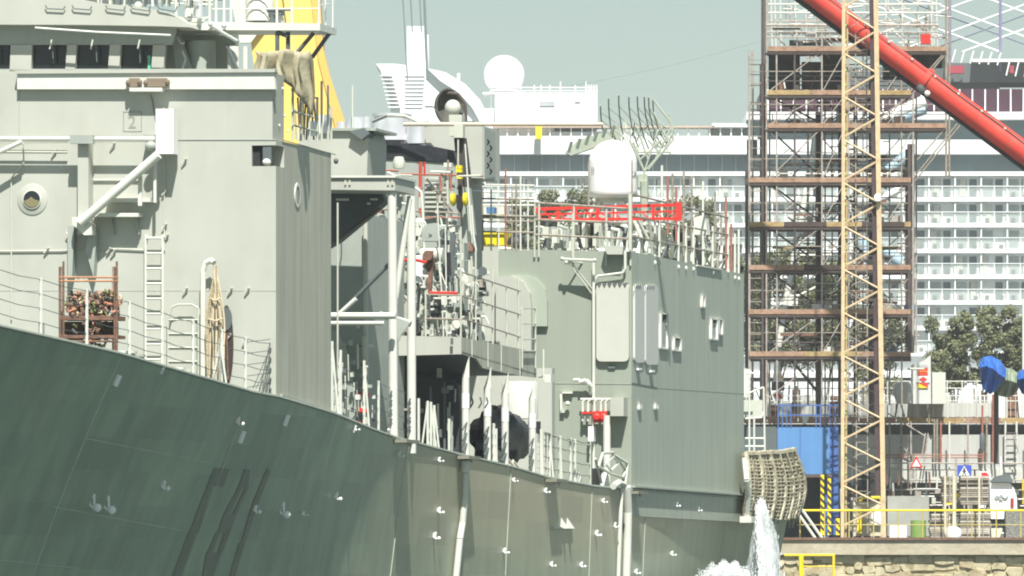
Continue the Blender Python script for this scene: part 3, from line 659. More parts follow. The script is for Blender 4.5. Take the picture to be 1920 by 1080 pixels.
# passage under the walkway: dark recess and black door
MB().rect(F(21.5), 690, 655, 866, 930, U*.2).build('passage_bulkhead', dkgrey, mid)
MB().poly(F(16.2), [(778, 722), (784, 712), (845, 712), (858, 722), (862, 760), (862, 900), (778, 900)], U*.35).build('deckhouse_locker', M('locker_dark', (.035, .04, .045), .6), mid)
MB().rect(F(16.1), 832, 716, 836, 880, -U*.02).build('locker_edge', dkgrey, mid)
MB().rect(F(27), 862, 690, 1035, 890, U*.3).build('inner_bulkhead', ship, mid)
MB().rect(F(17.3), 858, 768, 870, 792, U*.1).build('yellow_placard', yelb, mid)
MB().rect(F(17), 787, 740, 818, 775, U*.1).build('grey_cover', ship2, mid)
for x in (866, 875, 884, 900, 912): MB().path([F(17.2)(x, 745), F(17.2)(x+3, 755), F(17.2)(x-3, 765)], .02, 5).build('wall_fitting', dkgrey, mid)
# walkway platform
wp = MB().poly(F(15.0), [(700, 628), (865, 632), (865, 664), (700, 668)], U*.05)
wp = wp.build('walkway_front', ship, mid)
sp = MB(); sp.prism([T(0)(865, 632), T(0)(945, 648), T(0)(1005, 660), T(0)(1006, 708), T(0)(950, 700), T(0)(905, 690), T(0)(893, 672), T(0)(865, 663)], -V*.05); sp.build('walkway_side', shipside, mid)
mb = MB(); q0 = T(0)(865, 662); q1 = T(0)(1005, 704); mb.prism([q0, q1, q1-V*4, q0-V*4], Zv*.04); mb.build('walkway_floor', dkgrey, mid)
for x, y0, y1 in ((885, 636, 668), (915, 640, 688), (940, 648, 696), (975, 655, 703)): MB().tube(T(.005)(x, y0), T(.005)(x, y1), .012, 4).build('side_seam', fit, mid)
MB().rect(F(14.9), 845, 634, 850, 646, -U*.02).build('walkway_bracket', dkgrey, mid)
for x, yt, yb in ((873, 668, 858), (914, 688, 866), (947, 698, 876), (998, 710, 888)):
    mb = MB(); p = T(-.06)(x, yt); q = T(-.06)(x, yb+4)
    pk = p-Zv*.45; mb.tube(pk, q, .082, 14); mb.prism([pk-V*.08, pk+V*.08, p+V*.08], U*.03)
    mb.build('awning_post', pale, mid, True)
    MB().tube(pk*.8+q*.2, pk*.62+q*.38, .088, 14).build('white_tape', white, mid, True)
    for k in range(3): MB().tube(T(-.02)(x-6, yb-12-k*20), T(-.02)(x+2, yb-26-k*20), .02, 5).build('lashing', dkgrey, mid)
MB().path([T(-.1)(1008, 706), T(-.1)(1022, 706)], .03, 6).build('lamp_arm', fit, mid); MB().tube(T(0)(1019, 655), T(0)(1019, 712), .02, 6).build('lamp_post', pale, mid); MB().rect(T(.02)(0, 0) and T(.02), 1021, 702, 1028, 717, V*.15).build('deck_lamp', pale, mid)
MB().lathe(F(24)(975, 785), [(.42, 0), (.42, .80), (.40, .84)], 20).build('vent_drum', pale, mid, True)
MB().rect(F(26), 990, 790, 1012, 820, U*.1).build('dark_port', dark, mid)
# black bagged bundle
bb = MB(); n, m_ = 26, 16
c0 = T(-.9)(940, 822)
for j in range(m_+1):
    ph = math.pi*j/m_
    for i in range(n):
        aa = 6.2832*i/n; r = 1+.10*math.sin(aa*5+j)+.07*math.sin(aa*9)*math.sin(ph*5)
        bb.v.append(c0+(U*(1.9*math.sin(ph)*math.cos(aa))+V*(.55*math.sin(ph)*math.sin(aa)))*r+Zv*(.62*math.cos(ph)*r*(1-.15*math.cos(aa))))
bb.f = [(j*n+i, j*n+(i+1) % n, (j+1)*n+(i+1) % n, (j+1)*n+i) for j in range(m_) for i in range(n)]
tag(bb.build('covered_bundle', black, None, True), 'big lumpy bundle wrapped in black sheeting on the side deck behind the awning posts', 'bundle')
mb = MB()
for i in range(7): mb.path([deckpt(960+i*5)-V*.25+Zv*.05, deckpt(964+i*5)-V*.3+Zv*R.uniform(.2, .45), deckpt(970+i*6)-V*.2+Zv*.03], .04, 6)
tag(mb.build('cloth_bundle', M('cloth_pale', (.55, .53, .45), .8), None), 'crumpled pale cloths at the deck edge under the black bundle', 'cloth')

# walkway rail (tubes run aft)
mb = MB()
for (x0, y0, x1, y1) in [(866, 510, 975, 546), (866, 555, 975, 590), (866, 597, 975, 632), (795, 552, 866, 554), (795, 597, 866, 599)]:
    P_ = T(-.02) if x0 > 860 else F(15.1); mb.tube(P_(x0, y0), P_(x1, y1), .018, 6)
wr = mb.build('walkway_rail', steel, mid)
for x, yt, yb, P_ in ((798, 545, 640, F(15.1)), (864, 425, 640, F(15.1)), (892, 470, 650, T(-.02)), (924, 500, 650, T(-.02)), (950, 540, 652, T(-.02)), (972, 520, 660, T(-.02)), (884, 480, 645, T(-.1))):
    MB().tube(P_(x, yt), P_(x, yb), .022, 6).build('stanchion', fit, wr)
ladder(T(0), 975, 1000, 575, 690, [578, 607, 636, 658], V*.05, fit, mid, .02)
# ---- engine uptake stack with exhausts
stk = thing
st = MB().poly(F(24.5), [(686, 296), (852, 306), (858, 330), (858, 640), (686, 640)], U*2.4); st = st.build('funnel_casing', ship2, ship_e)
MB().poly(F(24.46), [(690, 268), (800, 272), (850, 282), (856, 306), (780, 300), (690, 296)], U*3.5).build('funnel_black_band', black, st)
MB().poly(F(24.43), [(692, 262), (750, 264), (752, 276), (692, 274)], U*2.5).build('funnel_black_band', black, st)
MB().lathe(F(25.6)(735, 264), [(.44, 0), (.42, .18), (.42, .56), (.46, .58), (.46, .62)], 28).build('exhaust_uptake', chrome, st, True)
MB().lathe(F(25.4)(784, 270), [(.30, 0), (.27, .3), (.27, .52)], 24).build('exhaust_uptake', chrome, st, True)
MB().lathe(F(25.3)(712, 268), [(.20, 0), (.18, .5)], 20).build('exhaust_uptake', chrome, st, True)
MB().path([F(25)(700, 228), F(24)(728, 216), F(24)(760, 218), F(24)(800, 236)], .035, 6).build('uptake_rim', fit, st)
MB().lathe(F(24)(748, 316), [(.13, 0), (.15, .15), (.1, .27)], 12).build('funnel_lamp', fit, st, True)
for i in range(9): MB().rect(F(24.45), 798, 332+i*9, 842, 336+i*9, -U*.06).build('louvre_blade', fit, st)
MB().path([F(24)(800, 352), F(24)(820, 346), F(24)(845, 346), F(24)(860, 352)], .05, 6).build('bent_duct', dkgrey, st)
for (x, y, w_, h_) in [(703, 300, 12, 9), (705, 322, 12, 9), (832, 305, 14, 8)]: MB().rect(F(24.2), x, y, x+w_, y+h_, U*.2).build('funnel_fitting', pale, st)
# funnel side stairs and rounded pipes
MB().path([F(20)(705, 312), F(20)(770, 345), F(20)(790, 360), F(20)(793, 400), F(20)(795, 470)], .03, 8).build('bent_rail', pale, st, True)
for i in range(4): MB().path([F(19.5)(772+i*5, 410), F(19.5)(782+i*5, 418), F(19.5)(788+i*4, 435), F(19.5)(782+i*4, 450)], .03, 8).build('bent_duct', pale, st, True)
for i in range(6): MB().tube(F(19)(738+i*5, 385+i*5), F(19)(738+i*5, 440), .02, 5).build('stair_baluster', fit, st)
# fire-control director on its block
dr = MB().poly(F(25), [(798, 236), (905, 236), (905, 334), (798, 330)], U*1.7); dr = dr.build('director_house', ship, ship_e)
MB().poly(T((F(25)(905, 300)-O).dot(V)), [(906, 238), (926, 248), (927, 332), (906, 336)], V*.03).build('house_shaded_side', ship2, dr)  # greyer panel painted for the shaded right side of the house
for i in range(6):
    x = 914+(i % 2)*5; y = 262+i*11; MB().path([T(1.2)(x, y), T(1.2)(x+3, y+5), T(1.2)(x, y+9)], .02, 5).build('panel_fitting', dark, dr)
dish = MB(); dc = F(25.7)(838, 203)
dish.lathe(dc, [(.02, -.20), (.25, -.15), (.40, -.02), (.46, .10), (.42, .10), (.37, 0), (.22, -.10), (.02, -.15)], 24, ax=(.72, -.68, .10)); dish.build('radar_dish', M('dish_brown', (.10, .095, .08), .6, .2, 5), dr, True)
MB().ball(F(25.3)(849, 203), .19, .19, .20, 16, 12).build('radar_ball', fit, dr, True)
MB().path([dc+Vc((-.1, 0, .36)), dc+Vc((.25, 0, .33)), dc+Vc((.42, 0, .1)), dc+Vc((.44, 0, -.3))], .04, 6).build('dish_yoke', steeldk, dr)
MB().path([F(24.5)(797, 200), F(24.5)(812, 200)], .02, 5).build('dish_probe', dkgrey, dr); MB().tube(F(24.5)(812, 200), F(24.5)(828, 218), .015, 5).build('dish_probe', dkgrey, dr)
MB().rect(F(25.2), 826, 227, 885, 237, U*.8).build('director_base', dkgrey, dr)
MB().rect(F(24.1), 842, 215, 866, 255, U*.3).build('director_pedestal', fit, dr)
# ---- dark jib crane with yellow hook blocks
jc = thing('jib_crane', 'dark brown jib pole with yellow pulley blocks before the white radar house', 'jib crane', F(21)(875, 640))
MB().poly(F(21), [(851, 258), (870, 258), (880, 340), (888, 440), (886, 462), (866, 462), (863, 400), (857, 330)], U*.25).build('jib', M('jib_dark', (.05, .045, .04), .6, .2, 3), jc)
MB().poly(F(20.95), [(868, 350), (880, 352), (890, 440), (886, 462), (866, 462)], U*.2).build('jib_foot', ship2, jc)
MB().lathe(F(20.9)(875, 640), [(.17, 0), (.17, 2.05), (.2, 2.08), (.2, 2.2)], 18).build('pedestal', fit, jc, True)
MB().lathe(F(20.8)(875, 472), [(.19, 0), (.19, .08), (.15, .16), (.1, .2)], 16).build('rusty_cap', rust, jc, True)
for x, y in ((860, 313), (860, 320), (860, 332)): MB().rect(F(20.6), x-5, y-3, x+5, y+3, U*.15).build('hook_block', yelb, jc)
for x in (850, 873): MB().lathe(F(20.6)(x, 374)-V*.03, [(.10, -.03), (.15, 0), (.15, .05), (.10, .08)], 14, ax=V).build('pulley', yelb, jc, True)
MB().poly(F(20.5), [(855, 365), (868, 365), (866, 390), (861, 398), (856, 390)], U*.1).build('hook', dark, jc)
MB().tube(F(20.6)(859, 262), F(20.6)(859, 312), .02, 5).build('hoist_rope', fit, jc)
MB().tube(F(20.6)(872, 270), F(20.6)(884, 440), .018, 5).build('hoist_rope', pale, jc)
for (x0, y0, x1, y1) in [(888, 440, 884, 385), (888, 440, 893, 470)]: MB().tube(F(20.6)(x0, y0), F(20.6)(x1, y1), .02, 5).build('hoist_rope', pale, jc)
MB().rect(F(20.8), 851, 232, 868, 258, U*.2).build('jib_head', fit, jc)
# ---- scaffolds standing on the ship
def scaff(name, label, base, tubes, mats, r=.024, planks=()):
    t_ = thing(name, label, 'scaffold', base, 'scaffolds standing on the warship')
    for (P_, x0, y0, x1, y1, k) in tubes: tube1('tube', mats[k], t_, P_(x0, y0), P_(x1, y1), r)
    for (P_, x0, y0, x1, y1, k) in planks: MB().rect(P_, x0, y0, x1, y1, U*.5).build('plank', mats[k], t_)
    return t_
mset = [steel, redp, M('tube_rose', (.34, .13, .09), .6, .2, 4), pale, steeldk]
Pa, Pb = F(22.6), F(23.6)
tb_ = [(Pa, 752, 326, 905, 330, 2), (Pa, 790, 304, 790, 470, 2), (Pa, 796, 304, 796, 330, 1), (Pa, 787, 304, 787, 400, 1), (Pa, 798, 408, 865, 408, 2), (Pa, 840, 300, 840, 470, 0), (Pb, 800, 335, 850, 400, 4),
       (Pa, 700, 422, 862, 424, 3), (Pa, 862, 424, 862, 500, 3), (Pa, 700, 428, 760, 428, 3), (Pa, 820, 365, 820, 470, 0), (Pa, 775, 350, 775, 470, 0), (Pa, 770, 415, 830, 405, 0), (Pa, 826, 408, 838, 470, 3), (Pa, 770, 395, 860, 400, 0)]
scaff('pipe_scaffold', 'rose and red pipe scaffold in front of the grey funnel casing', F(22.6)(800, 640), tb_, mset)
Pc, Pd = F(27.5), F(28.8)
tb_ = [(Pc, x, y, x, 470, k) for x, y, k in ((899, 330, 2), (921, 345, 3), (948, 315, 2), (968, 345, 0), (976, 330, 3))]+[(Pd, x, 350, x, 470, k) for x, k in ((905, 0), (935, 3), (960, 0), (990, 3))]
tb_ += [(Pc, 888, y, 1002, y+2, k) for y, k in ((346, 3), (372, 0), (404, 0), (434, 0))]+[(Pd, 888, y, 1002, y, k) for y, k in ((360, 3), (385, 3), (415, 0))]
scaff('pipe_scaffold', 'pale pipe scaffold with planks on the hangar roof left of the white radome', F(27.5)(945, 470), tb_, mset, .022, [(Pc, 888, 404, 1000, 408, 0)])
MB().rect(F(29.5), 905, 382, 945, 402, U*.5).build('equipment_box', pale, st)
tag(MB().rect(F(29), 893, 435, 945, 460, U*.7).build('yellow_skip', yelb, None), 'yellow metal bin on the hangar roof below the pale scaffold', 'bin')
tag(MB().rect(F(28.2), 912, 388, 926, 400, U*.3).build('blue_crate', bluep, None), 'small blue crate on the plank level of the pale roof scaffold', 'crate')
mb = MB(); mb.lathe(F(29)(968, 459), [(.22, 0), (.20, .12), (.12, .22), (.02, .25)], 14); tag(mb.build('rubber_fender', black, None, True), 'black rubber dome lying on the hangar roof beside the yellow bin', 'fender')
# long scaffold spar across the middle
tag(MB().tube(B(168)(756, 233), B(168)(1130, 233), .045, 8).build('scaffold_spar', M('spar_beige', (.55, .46, .34), .6, .15, 3), None, True), 'long beige spar lying level behind the radar dish', 'spar')
# clutter of valves and pipes on the walkway
for i in range(430):
    k = R.random(); xx = R.uniform(768, 905) if k < .55 else R.uniform(690, 785); yy = R.uniform(500, 632) if k < .55 else R.uniform(410, 630)
    if k > .9: xx, yy = R.uniform(790, 860), R.uniform(430, 520)
    P_ = F(R.uniform(15.6, 18) if xx < 800 else R.uniform(16.5, 20)); m_ = R.choice([fit, fit, pale, pale, ship2, dkgrey, dark, steel]); mb = MB(); q = R.random()
    if q < .3: mb.rect(P_, xx, yy, xx+R.uniform(4, 14), yy+R.uniform(3, 10), U*.15)
    elif q < .6: mb.tube(P_(xx, yy), P_(xx+R.uniform(-3, 3), yy+R.uniform(12, 50)), R.uniform(.02, .05), 6)
    elif q < .85: mb.path([P_(xx, yy), P_(xx+R.uniform(4, 14), yy), P_(xx+R.uniform(8, 16), yy+R.uniform(4, 14))], R.uniform(.02, .04), 6)
    else: mb.lathe(P_(xx, yy), [(.1, -.02), (.1, .03)], 10, ax=-U)
    mb.build('pipe_fitting', m_, mid)
for i, (x0, y0, x1, y1) in enumerate([(775, 600, 830, 600), (810, 560, 860, 560), (806, 575, 850, 575), (808, 620, 850, 626), (805, 605, 835, 606), (808, 590, 845, 590)]): MB().tube(F(17)(x0, y0), F(17)(x1, y1), .03, 8).build('pipe_fitting', [pale, fit, dkgrey][i % 3], mid)
for (x0, y0, x1, y1) in [(690, 487, 728, 487), (755, 487, 765, 488), (778, 487, 800, 492), (806, 549, 858, 550)]: MB().tube(F(15.6)(x0, y0), F(15.6)(x1, y1), .035, 6).build('red_bar', redp, mid)
MB().poly(F(16), [(796, 470), (812, 470), (808, 550), (802, 550)], U*.1).build('rusty_post', rust, mid)
MB().lathe(F(15.9)(803, 479), [(.11, -.05), (.11, .05)], 16, ax=-U).build('rusty_wheel', rust, mid, True)
MB().lathe(F(16.2)(790, 479), [(.16, 0), (.16, .5)], 16, ax=V).build('winch_drum', fit, mid, True)
MB().rect(F(17.5), 700, 500, 795, 635, U*.6).build('machinery_casing', ship, mid)
MB().rect(F(20), 795, 455, 870, 600, U*.4).build('machinery_casing', ship2, mid)
MB().poly(F(18.8), [(790, 430), (800, 420), (815, 418), (828, 428), (834, 452), (790, 452)], U*.4).build('cable_reel', ship2, mid)
MB().poly(F(17), [(835, 430), (855, 440), (850, 480), (858, 510), (838, 535), (842, 560), (826, 550), (832, 500), (822, 460)], U*.05).build('dark_drape', dkgrey, mid)
for (x0, y0, x1, y1) in [(820, 380, 832, 640), (835, 425, 838, 640), (822, 490, 832, 580), (838, 540, 822, 500)]: MB().tube(F(15.8)(x0, y0), F(15.8)(x1, y1), .016, 5).build('rigging_wire', pale, mid)
for i in range(90):
    x = R.uniform(690, 862); y = R.uniform(318, 500); P_ = F(R.uniform(17.5, 23.5)); mb = MB(); k = R.random(); m_ = R.choice([fit, pale, ship2, dkgrey, steel, mset[2], fit])
    if k < .4: mb.tube(P_(x, y), P_(x+R.uniform(-3, 3), y+R.uniform(20, 70)), R.uniform(.015, .035), 6)
    elif k < .7: mb.tube(P_(x, y), P_(x+R.uniform(15, 50), y+R.uniform(-4, 4)), R.uniform(.012, .03), 6)
    elif k < .85: mb.path([P_(x, y), P_(x+8, y+2), P_(x+12, y+14), P_(x+10, y+30)], .022, 6)
    else: mb.rect(P_, x, y, x+R.uniform(5, 12), y+R.uniform(5, 14), U*.2)
    mb.build('pipe_fitting', m_, mid)
for i in range(40):
    x = R.uniform(640, 700); y = R.uniform(640, 790); P_ = F(R.uniform(11.0, 11.8)); mb = MB()
    if i % 2: mb.tube(P_(x, y), P_(x+R.uniform(-2, 2), y+R.uniform(15, 50)), R.uniform(.012, .025), 5)
    else: mb.rect(P_, x, y, x+R.uniform(3, 9), y+R.uniform(3, 10), U*.1)
    mb.build('wall_fitting', R.choice([fit, dkgrey, ship2, pale]), mid)
for i in range(34):
    x = R.uniform(700, 862); y = R.uniform(690, 830); P_ = F(R.uniform(15.6, 16.1) if x > 778 else R.uniform(15, 20)); mb = MB()
    if i % 2: mb.tube(P_(x, y), P_(x+R.uniform(-2, 2), y+R.uniform(15, 60)), R.uniform(.012, .03), 5)
    else: mb.rect(P_, x, y, x+R.uniform(4, 14), y+R.uniform(4, 18), U*.1)
    mb.build('passage_fitting', R.choice([fit, dkgrey, ship2, ship2, steel, redp if i < 6 else dkgrey]), mid)
for x in (783, 787): MB().lathe(F(15.9)(x, 530), [(.07, 0), (.07, .6)], 10).build('white_bottle', white, mid, True)

# ---------------------------------------------------------------- hangar block
zh0 = 5.2
hz = ZC+(HY-470)*(147+32.2*CS)/FOC
SHG, SHE = 32.2, 45.6
hg = MB(); pA = SH(SHG, 0, 0); 
tL = (F(SHG)(905, 470)-O).dot(V)
hzb = ZC+(HY-514)*(147+SHE*CS)/FOC
# top edge falls slightly going aft
top = [SH(SHG, -12, hz+.22), SH(SHG, -3.3, hz+.10), SH(SHG, -1.6, hz+.02), SH(SHG, 0, hz-.02)]
lp = [SH(SHG, -12, zh0)]+top+[SH(SHG, 0, zh0)]
back = [p+U*(SHE-SHG) for p in lp]; back[4] = Vc((back[4].x, back[4].y, hzb)); back[3] = Vc((back[3].x, back[3].y, hzb+.02))
n = len(lp); hg.add(lp+back, [tuple(range(n)), tuple(range(2*n-1, n-1, -1))]+[(i, (i+1) % n, n+(i+1) % n, n+i) for i in range(n)])
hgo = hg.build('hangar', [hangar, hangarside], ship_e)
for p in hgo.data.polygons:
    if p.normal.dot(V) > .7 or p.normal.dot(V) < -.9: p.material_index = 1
H = F(SHG); HT = T(0)
MB().poly(H, [(905, 460), (935, 460), (935, 640), (905, 640)], -U*.02).build('front_panel', ship, hgo)
def rrect(x0, y0, x1, y1, r, ry=None):
    ry = ry or r; p = []
    for cx, cy, a0 in ((x1-r, y0+ry, -90), (x1-r, y1-ry, 0), (x0+r, y1-ry, 90), (x0+r, y0+ry, 180)):
        for k in range(5): q = math.radians(a0+k*22.5); p.append((cx+r*math.cos(q), cy+ry*math.sin(q)))
    return p
# rounded intake trunk
arc = [(960, 690), (960, 515), (990, 516), (1010, 524), (1024, 542), (1028, 565), (1028, 600), (1028, 612), (1000, 612), (1000, 690)]
MB().poly(H, arc, -U*.12).build('intake_trunk', M('trunk_paint', (.34, .38, .31), .55, .04), hgo)
MB().poly(H, [(935, 690), (935, 520), (965, 518), (985, 528), (998, 550), (1001, 575), (1001, 690)], -U*.30).build('intake_trunk', ship, hgo)
MB().rect(F(SHG-.2), 975, 617, 1000, 680, U*.1).build('trunk_shadow_panel', dkgrey, hgo)  # dark rectangle painted for a shadow by the ladder
mb = MB(); mb.poly(H, rrect(1120, 531, 1181, 678, 9), -U*.12); lv = mb.build('roller_door', M('shutter_paint', (.50, .50, .44), .55, .03), hgo)
for i in range(6): MB().poly(H, [(1122+i*9.6, 531), (1130+i*9.6, 531), (1126+i*9.6, 539)], -U*.14).build('door_tooth', dkgrey, lv)
for (x0, x1, y0, y1) in ((1187, 1205, 534, 680), (1207.5, 1231, 535, 684)):
    q = MB().poly(HT, rrect(x0, y0, x1, y1, 3.5, 10), V*.05).build('side_shutter', M('side_shutter_%d' % x0, (.56, .57, .53), .5, .03), hgo)
    for i in range(5): MB().rect(T(.052), x0+2+i*(x1-x0-4)/5, y0+1, x0+3.4+i*(x1-x0-4)/5, y0+7, V*.004).build('shutter_tooth', dkgrey, q)
def swin(x0, x1, y0, y1, w=2.2):
    d = (x1-x0)
    f = MB(); k = 1140; sl = lambda x, y: y+(x-x0)*.14
    for (a0, b0, a1, b1) in ((x0, y0, x0+w, y1), (x1-w, y0, x1, y1), (x0, y0, x1, y0+2.5), (x0, y1-3, x1, y1)):
        f.poly(HT, [(a0, sl(a0, b0)), (a1, sl(a1, b0)), (a1, sl(a1, b1)), (a0, sl(a0, b1))], V*.06)
    f = f.build('window_frame', M('frame_pale', (.72, .72, .66), .5), hgo)
    MB().poly(T(.004), [(x0+1, sl(x0, y0+1)), (x1-1, sl(x1, y0+1)), (x1-1, sl(x1, y1-1)), (x0+1, sl(x0, y1-1))], V*.012).build('pane', ship2, f)
    MB().poly(T(.018), [(x0+1, sl(x0, y0+1)), (x1-1, sl(x1, y0+1)), (x1-1, sl(x1, y0+(y1-y0)*.14)), (x0+1, sl(x0, y0+(y1-y0)*.3))], V*.004).build('blind', dark, f)
for a_ in ((1235, 1250, 586, 654), (1260, 1275, 631, 658), (1330, 1343.5, 596, 637), (1343.8, 1353, 597, 628), (1313, 1320, 552, 577), (1195, 1200, 755, 769), (1225.5, 1231, 755, 768)): swin(*a_)
for x, y in ((1195, 692), (1219, 696)): MB().rect(T(0), x-3, y-2, x+3, y+2, V*.08).build('eye_plate', white, hgo)
MB().rect(H, 1140, 686, 1154, 691, -U*.05).build('door_label', dkgrey, hgo)
MB().tube(H(950, 718)-U*.004, H(1184, 720)-U*.004, .01, 4).build('weld_line', ship2, hgo)
MB().path([HT(1184, 718)+V*.004, HT(1232, 727)+V*.004], .01, 4).build('weld_line', dkgrey, hgo)
MB().poly(T(.0), [(1184, 911), (1396, 927), (1396, 930), (1184, 914)], V*.10).build('spray_strip', ship2, hgo)
MB().poly(T(.0), [(1232, 727), (1396, 738), (1396, 739), (1232, 728)], V*.004).build('weld_line', ship2, hgo)
# pipes, bracket and manifold on the hangar front
MB().path([H(1115, 900)-U*.12, H(1115, 492)-U*.12], .035, 8).build('stand_pipe', pale, hgo, True)
MB().path([H(1115, 530)-U*.12, H(1123, 518)-U*.12, H(1170, 512)-U*.12, H(1174, 505)-U*.12, H(1174, 470)-U*.12], .03, 8).build('stand_pipe', pale, hgo, True)
mb = MB(); mb.path([F(SHG-.4)(1052, 486), F(SHG-.4)(1118, 489)], .04, 6); mb.path([F(SHG-.4)(1062, 488), F(SHG-.05)(1113, 555)], .022, 6); mb.path([F(SHG-.4)(1068, 488), F(SHG-.05)(1115, 548)], .022, 6); mb.path([F(SHG-.4)(1066, 490), H(1092, 493)], .022, 6)
mb.build('aerial_bracket', fit, hgo)
for (x, y) in ((1054, 485), (1115, 488), (1062, 492)): MB().ball(F(SHG-.4)(x, y), .05).build('bracket_joint', fit, hgo)
for i, x in enumerate((1096, 1106, 1118, 1130, 1139)): MB().path([H(x, 790)-U*.2, H(x, 755)-U*.2, H(x+6, 748)-U*.2], .032, 8).build('manifold_pipe', pale, hgo, True)
MB().tube(H(1092, 749)-U*.2, H(1152, 749)-U*.2, .03, 8).build('manifold_pipe', pale, hgo, True)
MB().rect(F(SHG), 1152, 746, 1177, 781, -U*.45).build('manifold_cabinet', ship, hgo)
for x0, y0, x1, y1 in ((1113, 771, 1137, 792), (1090, 772, 1112, 776)): MB().rect(F(SHG-.3), x0, y0, x1, y1, U*.12).build('red_valve', redp, hgo)
for x in (1118, 1131): MB().lathe(F(SHG-.32)(x, 782), [(.06, 0), (.09, .03), (.06, .05)], 12, ax=-U).build('red_valve', redp, hgo)
MB().path([H(1079, 713)-U*.2, H(1090, 713)-U*.2, H(1096, 720)-U*.15], .04, 8).build('elbow_pipe', pale, hgo, True); MB().path([H(1090, 717)-U*.2, H(1103, 714)-U*.2, H(1110, 722)-U*.2, H(1110, 735)-U*.1], .055, 8).build('elbow_pipe', pale, hgo, True)
mb = MB(); 
for (x0, y0, x1, y1) in ((1052, 735, 1056, 773), (1052, 735, 1075, 738), (1052, 770, 1060, 774)): mb.rect(H, x0, y0, x1, y1, -U*.12)
mb.build('valve_frame', pale, hgo); MB().ball(H(1067, 757)-U*.15, .06).build('valve_wheel', pale, hgo)
MB().lathe(H(1143, 905)-U*.3, [(.09, 0), (.09, 1.6)], 12).build('stand_pipe', pale, hgo, True)
MB().rect(H, 1108, 800, 1118, 828, -U*.3).build('white_locker', white, hgo)
# mooring clutter in the gap before the hangar
for (pts, r, m_) in [([(1122, 875), (1130, 850), (1150, 848), (1172, 880), (1168, 895), (1145, 888), (1122, 875)], .035, fit), ([(1135, 870), (1150, 856), (1160, 868), (1146, 882), (1135, 870)], .03, pale), ([(1150, 852), (1176, 868), (1172, 905)], .04, pale), ([(1116, 860), (1128, 905)], .03, fit)]:
    MB().path([T(-.1)(*p) for p in pts], r, 6).build('fairlead_frame', m_, ship_e)
MB().lathe(T(-.3)(1134, 912), [(.12, 0), (.10, .2), (.07, .32)], 10).build('white_cap', white, ship_e, True)
MB().rect(T(-.5), 1118, 878, 1128, 910, -V*.1).build('dark_port', dark, ship_e)
MB().lathe(T(-.3)(1082, 904), [(.11, 0), (.11, .25)], 10).build('bollard', pale, ship_e, True)
# hangar roof rail: forward and side
mb = MB()
for k, (x0, y0, x1, y1) in enumerate([(1003, 380, 1184, 392), (1003, 412, 1184, 418), (1003, 440, 1184, 448)]): mb.tube(F(SHG-.05)(x0, y0), F(SHG-.05)(x1, y1), .028, 6)
for (x0, y0, x1, y1) in [(1184, 364, 1365, 408), (1184, 405, 1365, 440), (1184, 443, 1365, 478)]: mb.tube(T(-.04)(x0, y0), T(-.04)(x1, y1), .028, 6)
hr = mb.build('roof_rail', steel, hgo)
for x, yt, yb in ((1003, 378, 470), (1011, 378, 470), (1076, 386, 480), (1137, 392, 486), (1074, 400, 470), (1183, 364, 486)): MB().tube(F(SHG-.05)(x, yt), F(SHG-.05)(x-1, yb+12), .025, 6).build('stanchion', fit, hr)
for x, yt, yb in ((1228, 405, 492), (1236, 400, 492), (1272, 416, 500), (1286, 418, 502), (1300, 424, 504), (1336, 424, 510), (1378, 438, 520), (1385, 430, 522), (1365, 400, 508)): 
    MB().tube(T(-.03)(x, yt), T(-.03)(x, yb), .03, 6).build('stanchion', pale, hr); MB().ball(T(.005)(x, yb+1), .045, .045, .06, 8, 6).build('stanchion_foot', pale, hr)
MB().lathe(HT(1183, 470)-U*.1, [(.05, 0), (.05, 1.35)], 10).build('corner_post', fit, hr, True)
MB().poly(H, [(1135, 462), (1174, 462), (1172, 478), (1144, 478)], -U*.3).build('roof_locker', ship, hgo)
MB().poly(T(.0), [(1305, 496), (1352, 504), (1352, 507), (1305, 499)], V*.05).build('roof_gutter', pale, hgo)
# white radome with legs and markings
rb = MB(); rc = F(36)(1149, 366); rad = .60
prof = [(.42, -.08), (.56, -.04), (rad*.985, 0), (rad, .1), (rad*.995, .75)]+[(rad*math.cos(math.radians(a_)), .75+.60*math.sin(math.radians(a_))) for a_ in range(10, 91, 10)]
rdm = rb.lathe(rc, [(r if r > .01 else .01, h) for r, h in prof], 36).build('radome', white, hgo, True)
MB().lathe(rc-Zv*.16, [(.38, 0), (.42, .08)], 20).build('radome_base', fit, rdm, True)
for dx, dy in ((-.45, -.2), (.35, -.3), (.45, .3), (-.3, .4)): MB().tube(rc+Vc((dx*.8, dy*.8, -.1)), rc+Vc((dx*2, dy*2, -1.1)), .045, 8).build('radome_leg', fit, rdm)
mt = M('radome_mark', (.10, .09, .14), .5); tmb = text_mb('))', Vc((0, 0, 0)), .3, None, Xv, Zv)
def wrap(body, ang0, z, size, mat):
    t_ = text_mb(body, Vc((0, 0, 0)), size, None, Xv, Zv); mb = MB(); r = rad+.006
    mb.add([rc+Vc((r*math.sin(ang0+v.x/r), -r*math.cos(ang0+v.x/r), z+v.z)) for v in t_.v], t_.f); mb.build('radome_marking', mat, rdm)
wrap('))', math.radians(-62), .52, .22, mt); wrap('n', math.radians(-72), .34, .14, M('mark_blue', (.12, .2, .35), .5)); wrap('SA', math.radians(46), .40, .24, mt)
for x in (1104, 1185): MB().tube(F(35)(x, 300), F(35)(x, 470), .02, 6).build('aerial_pole', steel, hgo)
